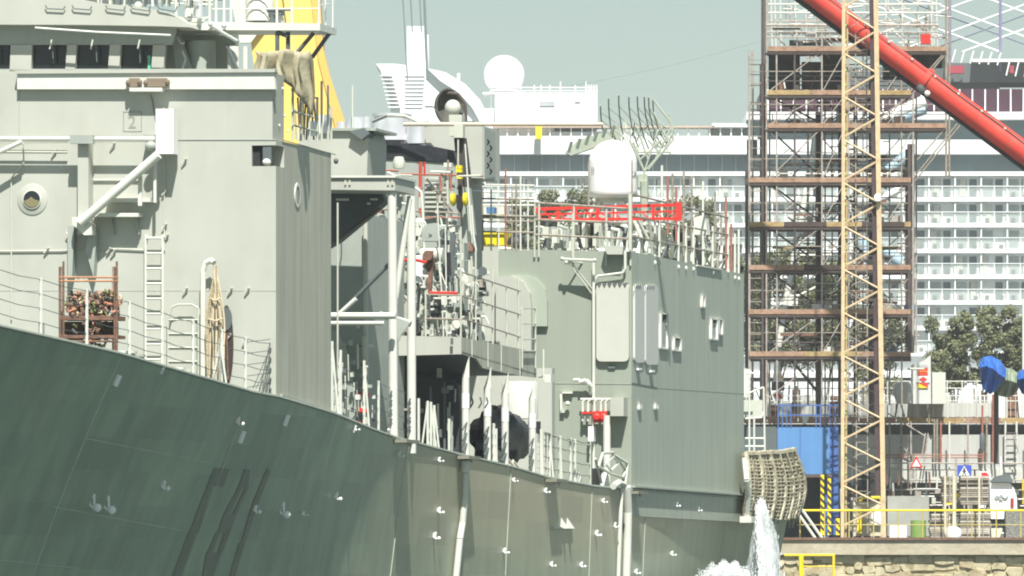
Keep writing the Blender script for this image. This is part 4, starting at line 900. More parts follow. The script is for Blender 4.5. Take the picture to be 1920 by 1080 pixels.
# roof clutter
for i in range(190):
    x = R.uniform(1005, 1378); yb = 465 if x < 1180 else interp(x, [(1180, 468), (1390, 515)]); y = R.uniform(yb-58, yb-8); mb = MB(); m_ = R.choice([fit, fit, pale, ship2, dkgrey, dark]); P_ = T(R.uniform(-2.5, -.45)) if x > 1190 else F(R.uniform(33, 38)); q = R.random()
    if q < .35: mb.rect(P_, x, y, x+R.uniform(6, 16), y+R.uniform(8, 26), U*.3)
    elif q < .7: mb.tube(P_(x, y-10), P_(x+R.uniform(-14, 14), yb), R.uniform(.02, .05), 6)
    else: mb.path([P_(x, y), P_(x+R.uniform(8, 18), y+3), P_(x+R.uniform(8, 18), yb)], R.uniform(.02, .05), 6)
    mb.build('roof_fitting', m_, hgo)
for (x, y0, y1, m_) in [(1241, 310, 420, 3), (1252, 330, 440, 2), (1261, 325, 430, 0), (1282, 320, 480, 0), (1297, 330, 470, 0), (1318, 340, 500, 3), (1341, 360, 500, 0), (1361, 370, 508, 2), (1352, 400, 500, 0), (1371, 420, 512, 2), (1268, 350, 470, 2)]:
    MB().tube(T(-.6)(x, y0), T(-.6)(x, y1), .03, 6).build('aft_pole', mset[m_], hgo)
MB().poly(F(41), [(1300, 408), (1322, 402), (1326, 440), (1302, 440)], U*.4).build('pale_locker', pale, hgo)
# red frame lying along the hangar roof
rf = thing('roof_steel_frame', 'long bright red steel frame lying on the hangar roof under the white radome', 'steel frame', F(34.5)(1140, 440))
for (x0, y0, x1, y1, r) in [(1003, 392, 1276, 384, .05), (1010, 402, 1276, 396, .03), (1014, 412, 1274, 410, .045), (1046, 395, 1046, 416, .06), (1120, 392, 1120, 414, .06), (1273, 380, 1273, 414, .1), (1180, 388, 1180, 412, .05), (1225, 386, 1225, 412, .05), (1080, 392, 1080, 412, .04), (1150, 392, 1150, 412, .03), (1004, 388, 1014, 412, .04)]:
    tube1('frame_bar', redp, rf, F(34.5)(x0, y0), F(34.5)(x1, y1), r, 4)
for x0 in range(1020, 1270, 26): tube1('frame_bar', redp, rf, F(34.8)(x0, 396), F(34.8)(x0+14, 410), .022, 4)
tag(rf, rf['label'], 'steel frame')
# lattice radar aerial behind the radome
ra = MB(); ral = M('aerial_grey_green', (.36, .39, .31), .6, .15, 3)
ant = thing('lattice_aerial', 'curved grey-green lattice radar aerial fanned out behind the white radome', 'radar aerial', B(215)(1180, 380))
PB, PB2 = B(212), B(214)
ribs = []
for i, (x0, yt) in enumerate([(1126, 198), (1141, 184), (1160, 178), (1179, 181), (1195, 180), (1208, 181), (1216, 182), (1224, 186)]):
    pts = [PB(x0+k*k*.9*(1+i*.22)*.55, yt+k*(235-yt)/3.0)+Yv*(.35*k) for k in range(6 if i > 2 else 5)]
    ribs.append(pts); mb = MB(); mb.path(pts, .020, 5); mb.build('rib', ral, ant)
for j in range(0, 5): mb = MB(); mb.path([r_[j] for r_ in ribs], .009, 4); mb.build('cross_wire', ral, ant)
for i in range(7):
    mb = MB()
    for j in range(1, 4): mb.tube(ribs[i][j], ribs[i+1][j+1], .012, 4)
    mb.build('lattice_brace', ral, ant)
mb = MB()
for i in range(46):
    x = R.uniform(1150, 1258); y = R.uniform(225, 275); mb.tube(B(R.uniform(212, 214))(x, y), B(R.uniform(212, 214))(x+R.uniform(-16, 16), y+R.uniform(8, 30)), .018, 4)
mb.path([PB(1224, 186), PB(1240, 208), PB(1258, 230), PB(1262, 245), PB(1250, 275), PB(1225, 305)], .035, 5)
mb.build('aerial_lacing', ral, ant)
mb = MB()
pts2 = [PB(1168+i*9, 300-abs(i-5)*-2) for i in range(10)]
for (x0, y0, x1, y1) in [(1208, 320, 1208, 410), (1208, 322, 1255, 270), (1208, 322, 1188, 268), (1208, 322, 1232, 250), (1216, 318, 1262, 262), (1196, 285, 1258, 285), (1200, 300, 1240, 262), (1215, 262, 1240, 290), (1255, 215, 1262, 262), (1225, 210, 1255, 270), (1195, 240, 1215, 300), (1180, 262, 1208, 322), (1228, 300, 1258, 240)]: mb.tube(PB(x0, y0), PB(x1, y1), .028, 6)
mb.build('aerial_truss', ral, ant)
MB().poly(PB2, [(1060, 285), (1085, 262), (1160, 240), (1165, 262), (1120, 275), (1070, 292)], Yv*.4).build('feed_arm', ral, ant)
for i in range(6): MB().tube(B(212)(1066+i*16, 286-i*7), B(212)(1072+i*16, 266-i*6), .05, 5).build('feed_rib', M('rib_dk%d' % i, (.16, .19, .15), .6), ant)
MB().tube(PB(1208, 340), PB(1208, 480), .12, 8).build('aerial_mast', ral, ant)
MB().rect(PB, 1196, 326, 1214, 352, Yv*.5).build('aerial_motor', ral, ant)
# aft rope net on the stern rail
nt_ = thing('safety_net', 'sagging beige rope net hung over the stern rail at the right end of the warship', 'rope net', T(.2)(1445, 985))
def netp(u, v):
    x = 1398+(92+14*math.sin(v*2.6))*u; y = 850-8*u*u*(1-v)+v*(118+6*math.sin(u*3.1))
    return T(.25)(x, y)+V*(.22*math.sin(u*3.14)+.035*math.sin(u*44)+.10*math.sin(v*3.14))
NU, NV = 26, 18; netr = M('net_head_rope', (.50, .46, .34), .85, .2, 5)
NG = [[netp(i/NU+R.uniform(-.004, .004), j/NV+R.uniform(-.008, .008)) for j in range(NV+1)] for i in range(NU+1)]
for i in range(NU+1):
    mb = MB(); mb.path(NG[i], .065 if i % 4 == 0 else .028, 5); mb.build('net_cord', netr if i % 4 == 0 else netm, nt_)
for j in range(NV+1): mb = MB(); mb.path([NG[i][j] for i in range(NU+1)], .07 if j == 0 else .024, 5); mb.build('net_cord', netm, nt_)
bk = MB(); bk.v = [p-V*.10 for r in NG for p in r]; bk.f = [(i*(NV+1)+j, i*(NV+1)+j+1, (i+1)*(NV+1)+j+1, (i+1)*(NV+1)+j) for i in range(NU) for j in range(NV)]
bk.build('net_backing', M('net_cloth', (.40, .35, .25), .9, .25, 3, bump=.5, bscale=9), nt_)
for i in range(9): q = T(.3)(1440+i*7, 955+R.uniform(-6, 12)); MB().tube(q, q-Zv*.35-U*.2, .04, 5, .02).build('loose_end', netm, nt_)
MB().path([T(.5)(1396, 860), T(.6)(1400, 900), T(.6)(1404, 930), T(.5)(1400, 975)], .07, 8).build('stern_pipe', pale, ship_e, True)
MB().rect(T(.35), 1387, 968, 1402, 980, V*.3).build('pipe_flange', pale, ship_e)
# sternmost hull fragment hides behind the net

# ---------------------------------------------------------------- yellow crane leg behind the bridge
yc = thing('yellow_crane_leg', 'massive tapering yellow crane leg rising behind the bridge wing', 'crane', B(430)(560, 1000))
P5 = B(430)
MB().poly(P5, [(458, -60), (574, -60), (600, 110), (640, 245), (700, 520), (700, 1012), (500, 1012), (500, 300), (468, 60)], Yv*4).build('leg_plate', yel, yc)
MB().poly(B(429.9), [(577, -60), (596, -60), (606, 90), (618, 140), (652, 245), (716, 500), (716, 1012), (690, 1012), (690, 520), (630, 245), (596, 110)], Yv*4.2).build('leg_edge', yel2, yc)  # darker yellow painted as the shaded edge of the leg
MB().poly(B(429.7), [(524, -60), (536, -60), (556, 100), (548, 130)], Yv*.1).build('leg_shade_stripe', M('leg_rib_shade', (.66, .55, .18), .5), yc)  # duller yellow stripe painted as shading on the leg
MB().poly(B(429.6), [(420, -60), (484, -60), (500, 40), (470, 80), (450, 80)], Yv*.5).build('leg_joint', pale, yc)

# ---------------------------------------------------------------- hoist cables against the sky
cb_ = M('cable_grey', (.20, .24, .24), .6)
for i, (x0, x1) in enumerate([(752, 764), (767, 773), (784, 790), (792, 800), (794, 803)]):
    tag(MB().tube(B(300)(x0, -60), B(300)(x1, 150 if i in (0, 3, 4) else 60), .03, 5).build('hoist_cable', cb_, None), ['thin cable, leftmost of the five hanging above the white exhaust pole', 'thin cable, second from left above the white exhaust pole', 'thin cable, middle one of five above the white exhaust pole', 'thin cable, second from right above the white exhaust pole', 'thin cable, rightmost of the five above the white exhaust pole'][i], 'cable', 'hoist cables against the sky')
mb = MB(); mb.path([B(420)(1060+i*24, 163-i*5.7+(i*(16-i))*.10) for i in range(17)], .016, 4); tag(mb.build('sky_cable', cb_, None), 'very thin cable slanting across the empty sky towards the scaffold tower', 'cable')

# ---------------------------------------------------------------- cruise ship
DC = 820.0; C0 = B(DC)
cr = thing('cruise_ship', 'huge white cruise ship with rows of glass balconies filling the background', 'cruise ship', (60, DC+15, 0))
def cx(x, d=0): return (x-CX)*(DC+d)/FOC
def cz(y, d=0): return ZC+(HY-y)*(DC+d)/FOC
def crect(x0, y0, x1, y1, d0, d1, name, mat, par=None):
    return MB().wbox(cx(x0, 0), cx(x1, 0), DC+d0, DC+d1, cz(y1, 0), cz(y0, 0)).build(name, mat, par or cr)
crect(640, 330, 2150, 1200, 1.0, 30, 'ship_core', cwhite)
crect(640, 700, 2150, 1140, 0, 3.2, 'hull_side', cwhite)
SL = [328+48.3*i for i in range(9)]
for y in SL: crect(640, y-6.5, 2150, y+1.5, 0, 1.0, 'balcony_slab', cwhite)
pitch = 49.0; X0 = 1791-pitch*23
dv = crect(X0-1.2, SL[0]+1.5, X0+1.2, SL[1]-6.5, .15, 1.0, 'divider', cwhite)
rg = crect(X0+1.5, SL[0]+22, X0+pitch-1.5, SL[1]-7.5, .05, .10, 'rail_glass', M('rail_glass', (.50, .56, .53), .15, .1, .3, alpha=.30))
pm = crect(X0+pitch/2-.7, SL[0]+20, X0+pitch/2+.7, SL[1]-6.5, .0, .12, 'rail_post', cwhite)
hrl = crect(X0, SL[0]+20.3, X0+pitch, SL[0]+21.8, .0, .12, 'hand_rail', cwhite)
dr1 = crect(X0+4, SL[0]+7, X0+pitch*.46, SL[1]-9, 0.93, 0.97, 'balcony_door', cglass2)
dr2 = crect(X0+pitch*.56, SL[0]+7, X0+pitch-8, SL[1]-9, 0.93, 0.97, 'balcony_door', cglass)
cur = crect(X0+4, SL[0]+7, X0+pitch*.30, SL[1]-9, .88, .92, 'curtain', M('curtain_cream', (.62, .60, .54), .8))
ch = MB().wbox(cx(X0+8), cx(X0+15), DC+.35, DC+.85, cz(SL[1]-7), cz(SL[1]-16)).build('deck_chair', M('chair_dark', (.09, .10, .09), .7), cr)
MB()
pairs = []
for j in range(7):
    for i in range(26):
        d = Vc((pitch*i*DC/FOC, 0, -48.3*j*DC/FOC)); x = X0+pitch*i
        if x > 2040 or (x < 1180 and j > 1): continue
        if i == 0 and j == 0: continue
        for q in (dv, rg, pm, hrl): cp(q, d)
        k = R.random()
        if k < .85: cp(dr1, d)
        if k > .1: cp(dr2, d)
        if R.random() < .75: cp(ch, d); cp(ch, d+Vc((R.uniform(1.2, 1.7), 0, R.uniform(-.1, 0))))
        if R.random() < .45: cp(cur, d+Vc((R.choice([0, 0, .35, 1.5])*1.0, 0, 0)))
# upper bands: dark glass and white
crect(900, 255, 1420, 289, -.2, 20, 'upper_white_band', cwhite)
crect(900, 289, 2150, 324, 1.2, 20, 'glass_band', cglass)
crect(1400, 262, 2150, 289, -.2, 20, 'upper_white_band', cwhite)
crect(1400, 224, 2150, 262, 1.5, 20, 'glass_band', cglass)
crect(1400, 210, 2150, 224, -.4, 20, 'upper_white_band', cwhite)
crect(1430, 164, 2150, 210, 2.5, 20, 'maroon_lounge', maroon)
crect(1560, 120, 1880, 164, 5, 20, 'dark_upper_lounge', dkgrey)
for i in range(34): crect(1440+i*24, 165, 1442.4+i*24, 211, 1.8, 2.2, 'lounge_post', cwhite)
for i in range(20): crect(912+i*26, 290, 912.8+i*26, 323, 1.1, 1.2, 'glass_mullion', cgrey)
# promenade rail left
crect(925, 236, 1340, 239, 0, 3, 'promenade_roof', M('promenade_roof', (.55, .42, .33), .7), cr)
for i in range(24):
    crect(930+i*20, 238, 932+i*20, 258, .4, .7, 'promenade_post', cwhite)
crect(925, 232, 1180, 256, 4, 20, 'promenade_wall', cgrey)
crect(1030, 246, 1130, 260, 1, 6, 'stair_house', cgrey)
crect(1330, 238, 1402, 257, 3, 12, 'promenade_glass', cglass2)
crect(1335, 231, 1402, 238, 0, 12, 'promenade_canopy', cwhite)
mb = MB(); mb.wbox(cx(1004), cx(1016), DC-2, DC-1.2, cz(262), cz(234)); tag(mb.build('yellow_slide_panel', yelb, None), 'bright yellow upright panel standing on the cruise ship promenade', 'panel')
# bridge deck house with radome
crect(928, 176, 1120, 232, 0, 14, 'deck_house', cwhite)
crect(935, 232, 1040, 256, 1.5, 12, 'deck_house_lower', cwhite)
crect(1012, 190, 1040, 199, -.1, .1, 'house_window', cgrey); crect(1078, 190, 1088, 192, -.1, .1, 'house_window', cgrey)
for y in (162, 168, 173): crect(965, y, 1120, y+1.4, 1, 1.1, 'house_rail', cwhite)
for x in (975, 1001, 1014, 1030, 1050, 1078, 1098, 1103, 1108, 1113, 1118): crect(x, 158 if x not in (1050, 1098) else 152, x+1.8, 178, .9, 1.2, 'rail_post', cwhite)
rb = MB(); rb.ball(Vc((cx(945), DC+6, cz(133))), 38.5*DC/FOC, None, 37*DC/FOC, 36, 24); rb.build('satellite_dome', cwhite, cr, True)
MB().lathe(Vc((cx(945), DC+6, cz(178))), [(.6, 0), (.7, .5), (1.8, .8), (1.6, 1.0)], 20).build('dome_pedestal', cwhite, cr, True)
crect(905, 168, 985, 171, 4, 8, 'dome_platform', cwhite)
for x in (920, 930, 962, 972): crect(x, 171, x+1.5, 200, 5, 5.2, 'dome_strut', cwhite)
# swept funnel with louvres and exhaust pole
MB().prism([Vc((cx(x), DC+2, cz(y))) for x, y in [(704, 117), (740, 117), (795, 124), (835, 136), (870, 158), (893, 182), (905, 215), (905, 300), (735, 300), (735, 230), (731, 200), (728, 175), (722, 150), (712, 128)]], Yv*8).build('funnel', cwhite, cr)
MB().prism([Vc((cx(x), DC+1.2, cz(y))) for x, y in [(800, 126), (835, 134), (872, 156), (900, 186), (918, 222), (926, 236), (905, 236), (885, 200), (860, 172), (825, 150)]], Yv*.8).build('funnel_wing', cwhite, cr)
for i in range(9):
    y = 139+i*7.4; x0 = 716+i*1.8
    MB().wbox(cx(x0-3), cx(x0+20), DC+1, DC+2, cz(y+2.4), cz(y)).build('funnel_louvre', cwhite, cr)
    MB().wbox(cx(758), cx(796-i*.5), DC+1.9, DC+2.0, cz(y+2), cz(y+.8)).build('louvre_slot', cgrey, cr)
MB().wbox(cx(762), cx(797), DC+3, DC+7, cz(140), cz(45)).build('exhaust_pole', cwhite, cr)
MB().wbox(cx(797), cx(803), DC+4, DC+8, cz(140), cz(60)).build('exhaust_pole', cwhite, cr)
crect(905, 200, 930, 260, 3, 10, 'funnel_base', cwhite); crect(720, 228, 930, 262, 6, 20, 'funnel_deck', cwhite)
for x in (857,): crect(x, 134, x+5, 146, 3, 3.5, 'mast_lamp', cwhite)
# sports court net and leaning posts
cn = M('court_lattice_white', (.8, .8, .8), .4); cnd = M('court_lattice_dark', (.10, .13, .17), .5)
for i in range(-3, 2):
    for sgn in (1, -1):
        x0 = 1932+i*124
        a0 = Vc((cx(x0), DC+4, cz(92 if sgn > 0 else -26))); b0 = Vc((cx(x0+320), DC+4, cz(-26 if sgn > 0 else 92)))
        MB().tube(a0, b0, .085, 5).build('court_lattice_bar', cn, cr)
        if i % 2 == 0: MB().tube(a0+Vc((.8, 6, -.5)), b0+Vc((.8, 6, -.5)), .13, 5).build('court_lattice_bar', cnd, cr)
for x in (1785, 1880, 1975): MB().tube(Vc((cx(x), DC+3.8, cz(-40))), Vc((cx(x), DC+3.8, cz(130))), .16, 6).build('court_mast', M('court_mast_violet', (.22, .2, .35), .5) if x == 1785 else MATS['court_mast_violet'], cr)
for i in range(16):
    x = 1790+i*17; k = i*1.2; MB().tube(Vc((cx(x+4), DC+2, cz(90+(i > 5)*12+k))), Vc((cx(x-3), DC+2, cz(114+(i > 5)*18+k))), .10, 5).build('leaning_post', cwhite, cr)
crect(1775, 113, 2100, 150, 4, 12, 'court_deck', dkgrey); crect(1825, 108, 2100, 113, 2, 12, 'court_deck_edge', cwhite)
for x in (1775, 1895): crect(x, 121, x+34 if x < 1800 else x+8, 135, 1.5, 3, 'red_float', M('float_%d' % x, (.35, .04, .06), .5), cr)

# ---------------------------------------------------------------- trees
def tree(px, ytop, ybase, wpx, Y, label, n=2600, mi=0, seed=1, trunk=True):
    rr = random.Random(seed); base = B(Y)(px, ybase); base.z = QZ; sc_ = Y/FOC
    t_ = thing('tree', label, 'tree', base, 'trees between the dock and the cruise ship')
    H_ = (HY-ytop)*sc_+ZC-QZ; W_ = wpx*sc_/2
    tk = MB(); tk.tube(base, base+Zv*H_*.45, .22, 8, .14)
    br_ = []
    for i in range(9):
        a_ = rr.uniform(0, 6.28); q = base+Zv*H_*rr.uniform(.2, .5); e_ = base+Zv*H_*rr.uniform(.45, .9)+Vc((math.cos(a_), math.sin(a_), 0))*W_*rr.uniform(.3, .75)
        tk.tube(q, e_, .09, 5, .03); br_.append(e_)
    tk.build('trunk', bark, t_)
    CH = min(H_*.8, W_*3.3)
    cl_ = [(base+Zv*(H_-CH*rr.uniform(.12, .95))+Vc((rr.uniform(-.85, .85)*W_, rr.uniform(-.6, .6)*W_, 0)), rr.uniform(.16, .34)*W_) for _ in range(58)]
    for k in range(3):
        lf = MB(); vs, fs = [], []
        for i in range(int(n*.95)):
            c, r = rr.choice(cl_); d = Vc((rr.gauss(0, 1), rr.gauss(0, 1), rr.gauss(0, .8))).normalized()*r*rr.uniform(.45, 1.12); p = c+d
            x_ = Vc((rr.gauss(0, 1), rr.gauss(0, 1), rr.gauss(0, 1))).normalized(); y_ = x_.orthogonal().normalized(); s_ = rr.uniform(.06, .16)*Y/480
            m0 = len(vs); vs += [p-x_*s_, p-y_*s_*.5, p+x_*s_, p+y_*s_*.5]; fs.append((m0, m0+1, m0+2, m0+3))
        lf.v = vs; lf.f = fs; 
        me = bpy.data.meshes.new('crown'); me.from_pydata([v-base for v in vs], [], fs); me.materials.append(leafs[(k+mi) % 3]); o = bpy.data.objects.new('crown', me); COL.objects.link(o); o.parent = t_; BASE[o] = base; o['kind'] = 'stuff'
    return t_
tree(1060, 335, 1000, 130, 560, 'olive tree crown showing above the hangar roof left of the white radome', 3600, 0, 3)
tree(1285, 355, 1000, 120, 560, 'olive tree crown showing above the hangar roof right of the lattice aerial', 3000, 0, 5)
tree(980, 365, 1000, 70, 560, 'dull olive treetop behind the pale roof scaffold', 1500, 1, 8)
tree(1455, 440, 1000, 150, 480, 'tall thin-leaved tree behind the left bays of the scaffold tower', 5200, 1, 11)
tree(1545, 470, 1000, 130, 480, 'tall thin-leaved tree behind the middle bays of the scaffold tower', 4600, 1, 12)
tree(1405, 500, 1000, 80, 480, 'narrow tree behind the dark left edge of the scaffold tower', 2400, 2, 13)
tree(1650, 560, 1000, 110, 480, 'low tree behind the ochre mast at the scaffold tower', 2400, 1, 14)
tree(1775, 585, 1000, 95, 470, 'grey-green tree beside the cabin with the coloured flags', 4200, 0, 15)
tree(1850, 560, 1000, 100, 470, 'tallest grey-green tree at the right, behind the blue tarpaulin', 4800, 0, 16)
tree(1915, 585, 1000, 80, 470, 'tree cut by the right edge of the picture behind the blue tarpaulin', 3400, 2, 17)

# ---------------------------------------------------------------- scaffold tower
DS = 345.0; S0, S1 = B(DS), B(DS+3)
tw = thing('scaffold_tower', 'tall brown scaffold tower with orange plank levels beside the ochre lattice mast', 'scaffold tower', (S0(1570, 1010).x, DS+1.5, QZ))
def stube(nm, P_, x0, y0, x1, y1, r, m_, n=6): return tube1(nm, m_, tw, P_(x0, y0), P_(x1, y1), r, n)
for P_, off in ((S0, 0), (S1, 6)):
    for x, yt, r, m_ in ((1405, 95, .055, steelp), (1430, -30, .07, steeldk), (1437, -30, .04, steelp), (1541, -30, .04, steelp), (1705, 270, .10, steeldk), (1712, 175, .045, steelp), (1774, -30, .05, steel)):
        yb = 780 if x < 1700 else 662
        if x == 1774: yb = 330
        stube('standard', P_, x+off, yt, x+off, yb, r, m_)
for x, yt, yb, r in ((1402, 320, 690, .13), (1431, 120, 760, .17), (1535, 210, 780, .16), (1634, 150, 780, .14), (1604, 200, 780, .10), (1575, 100, 780, .10), (1702, 280, 662, .12)): stube('heavy_standard', S1, x, yt, x, yb, r, steeldk)
LV = [92, 174, 236, 338, 421, 502, 585, 664]
colr = [plank, planky, plank, plank, planky, plank, plank, plank]
for k, y in enumerate(LV):
    xr = 1774 if k in (0, 2) else 1708
    x = 1440 if k < 3 else 1404
    while x < xr-5:
        x2 = min(x+R.choice([52, 66, 80, 104]), xr)
        m_ = colr[k] if R.random() < .72 else R.choice([plankd, plank, planky])
        zt_ = S0(x, y-5).z; zb_ = S0(x, y+4).z
        MB().wbox(S0(x, y).x, S0(x2, y).x-.01, DS-.1, DS+.04, zb_, zt_).build('toe_board', m_, tw)
        for q in range(4): MB().wbox(S0(x, y).x, S0(x2, y).x-.02, DS+.08+q*.75, DS+.78+q*.75, zb_+.02, zb_+.07).build('plank', plankd if q == 3 else m_, tw)
        x = x2
    stube('ledger', S0, 1404 if k > 2 else 1434, y+8, xr, y+8, .075, steeldk)
    stube('ledger', S1, 1404 if k > 2 else 1434, y+9, xr, y+9, .10, steeldk)
    for dy in (-22, -40):
        stube('guard_tube', S0, 1404 if k > 1 else 1434, y+dy, xr, y+dy, .022, steel if dy == -40 else steeldk); 
    stube('guard_tube', S1, 1404 if k > 1 else 1434, y-28, xr, y-28, .022, steeldk)
    if k < 7:
        y2 = LV[k+1]
        stube('brace', S0, 1438, y2, 1541, y+4, .024, steelp) if k % 1 == 0 else None
        stube('brace', S0, 1660, y2, 1712, y+6, .024, steelp)
        stube('brace', S1, 1445, y+8, 1541, y2-4, .045, steeldk)
        stube('brace', S0, 1541, y2, 1582, y+8, .024, steelp)
        if k % 2: stube('brace', S1, 1541, y+60, 1634, y+12, .04, steeldk)
        for (xa, xb) in ((1405, 1430),):
            for q in range(3): stube('ladder_rung', S0, xa, y+20+q*22, xb, y+20+q*22, .02, steel)
stube('brace', S0, 1438, 748, 1541, 670, .024, steelp); stube('brace', S1, 1480, 670, 1541, 745, .07, steeldk)
for (x0, y0, x1, y1) in [(1660, 225, 1774, 95), (1712, 335, 1795, 232), (1715, 340, 1800, 235), (1712, 175, 1774, 100), (1720, 300, 1774, 240), (1640, 230, 1710, 175)]: stube('brace', S0, x0, y0, x1, y1, .035, steel)
for y in (121, 140, 160, 192, 205): stube('guard_tube', S0, 1403, y, 1434, y, .025, steeldk)
for y in (40, 47, 60, 70): stube('guard_tube', S0, 1436, y, 1760, y+.5, .03 if y != 47 else .06, steelp)
for x in (1456, 1490, 1515, 1560, 1592, 1618, 1668, 1690):
    stube('standard', S0 if x % 3 else B(DS+4.6), x, 96 if x < 1700 else 280, x+R.uniform(-1, 1), 760, R.choice([.03, .04, .05]), R.choice([steel, steeldk, steelp]))
S2 = B(DS+6)
for k, y in enumerate(LV):
    xr = 1708; stube('ledger', S2, 1440 if k < 3 else 1406, y+11, xr, y+11, .07, steeldk)
    MB().rect(B(DS+5.6), 1442, y+2, xr, y+7, Yv*.1).build('toe_board', plankd if k % 2 else rust, tw)
    for q in range(5):
        x0 = R.uniform(1442, 1660); yy = y-R.choice([20, 26, 40, 46]); MB().rect(B(DS+R.choice([.15, 3.2, 5.2])), x0, yy, min(x0+R.uniform(18, 70), xr), yy+R.uniform(3.5, 6), Yv*.06).build('guard_board', R.choice([plank, rust, plankd, planky, steel]), tw)
    for dy in (-12, -33, -52):
        if R.random() < .8: stube('guard_tube', B(DS+R.uniform(.5, 5)), 1440+R.uniform(0, 60), y+dy+R.uniform(-4, 4), xr-R.uniform(0, 90), y+dy+R.uniform(-4, 4), R.choice([.022, .03]), R.choice([steel, steeldk, steelp, pale]))
    if k < 7:
        for q in range(3):
            xa = 1445+q*85; f_ = (k+q) % 2
            stube('brace', S2, xa if f_ else xa+85, y+10, xa+85 if f_ else xa, LV[k+1]+4, .03, steelp if q != 1 else steel)
for i in range(110):
    x = R.uniform(1590, 1650) if i % 2 else R.uniform(1440, 1705); y = R.uniform(100, 740); L_ = R.uniform(8, 34); P_ = B(DS+R.uniform(.3, 5))
    a_ = R.choice([(L_, 0), (0, L_), (L_*.7, L_*.5), (L_*.7, -L_*.5)]); stube('loose_tube', P_, x, y, x+a_[0], y+a_[1], R.choice([.025, .035, .05]), R.choice([steelp, steel, steelp, pale, fit, rust]))
# dark panels added to stand for deep shadows in the upper tower
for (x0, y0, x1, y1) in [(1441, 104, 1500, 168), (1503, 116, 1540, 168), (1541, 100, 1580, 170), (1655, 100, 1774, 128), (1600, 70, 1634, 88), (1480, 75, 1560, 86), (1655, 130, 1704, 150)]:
    MB().rect(B(DS+2.2), x0, y0, x1, y1, Yv*.05).build('shade_panel', M('shade_fill_%d' % x0, (.05, .06, .058), .9, .3, 3), tw)
# upper left lattice clutter
for i in range(150):
    x = R.uniform(1445, 1760); y = R.uniform(-10, 84); L_ = R.uniform(10, 40); m_ = R.choice([steelp, steelp, pale, pale, steel]); mb = MB()
    P_ = B(DS+R.uniform(.2, 3)); k = R.random()
    if k < .45: mb.tube(P_(x, y), P_(x+L_, y+R.uniform(-3, 3)), .03, 5)
    elif k < .8: mb.tube(P_(x, y-L_*.6), P_(x+R.uniform(-3, 3), y+L_*.5), .03, 5)
    else: mb.tube(P_(x, y), P_(x+L_*.7, y+L_*.7), .03, 5)
    mb.build('loose_tube', m_, tw)
for y in (8, 24): stube('guard_tube', S0, 1440, y, 1765, y, .04, pale)
for x in (1445, 1452, 1462, 1490, 1510, 1660, 1690, 1720, 1745, 1755): stube('standard', S1, x, -30, x+3, 90, .035, pale)
# materials stored on the levels
for i in range(110):
    k = R.randrange(1, 8); y = LV[k]; x = R.uniform(1445, 1700); m_ = R.choice([fit, pale, dkgrey, steel, bluep, white, rust, steelp]); P_ = B(DS+R.uniform(.6, 2.6)); mb = MB(); q = R.random()
    if q < .5: mb.rect(P_, x, y-R.uniform(9, 20), x+R.uniform(5, 22), y-5, Yv*.4)
    else: mb.tube(P_(x, y-8), P_(x+R.uniform(-6, 20), y-R.uniform(14, 40)), .035, 5)
    mb.build('stored_part', m_, tw)
tag(MB().rect(B(DS-.1), 1727, 64, 1745, 82, Yv*.5).build('red_barrel', redp, None), 'dull red drum on the top plank level of the scaffold tower', 'drum')
for x, y, lb in ((1615, 700, 'person in dark clothes and white helmet standing low in the scaffold tower'),):
    pass
# far inclined chimney-like crane boom behind the tower
cb2 = thing('leaning_jib', 'pale and dark leaning crane jib seen through the left bays of the scaffold tower', 'crane jib', B(400)(1452, 800))
for i, (x0, y0, x1, y1) in enumerate([(1532, 238, 1524, 300), (1524, 300, 1512, 350), (1512, 350, 1500, 425), (1499, 425, 1490, 460), (1490, 460, 1487, 495), (1487, 495, 1479, 535), (1479, 535, 1472, 572), (1472, 572, 1466, 612), (1466, 612, 1460, 650), (1460, 650, 1454, 720)]):
    tube1('jib_section', pale if i in (2, 4, 6, 8) else dkgrey, cb2, B(400)(x0, y0), B(400)(x1, y1), .16 if i > 1 else .2, 8)
tube1('jib_arm', pale, cb2, B(399)(1485, 560), B(399)(1530, 538), .06); tube1('jib_arm', pale, cb2, B(399)(1500, 479), B(399)(1560, 478), .06)
MB().rect(B(399), 1478, 552, 1496, 573, Yv*.5).build('jib_box', pale, cb2)
# pale blue slanting ducts behind the mast
sd = thing('slanted_duct', 'pale blue and white slanting duct pipes between the mast and the tower edge', 'duct', B(400)(1690, 400))
for (x0, y0, x1, y1, r, m_) in [(1648, 228, 1735, 190, .35, cwhite), (1660, 232, 1735, 205, .28, M('duct_blue', (.35, .48, .55), .4)), (1665, 320, 1710, 285, .3, MATS['duct_blue']), (1655, 372, 1705, 345, .2, cwhite), (1610, 445, 1622, 470, .35, MATS['duct_blue']), (1655, 470, 1690, 492, .35, MATS['duct_blue'])]:
    tube1('duct_length', m_, sd, B(400)(x0, y0), B(400)(x1, y1), r, 10)

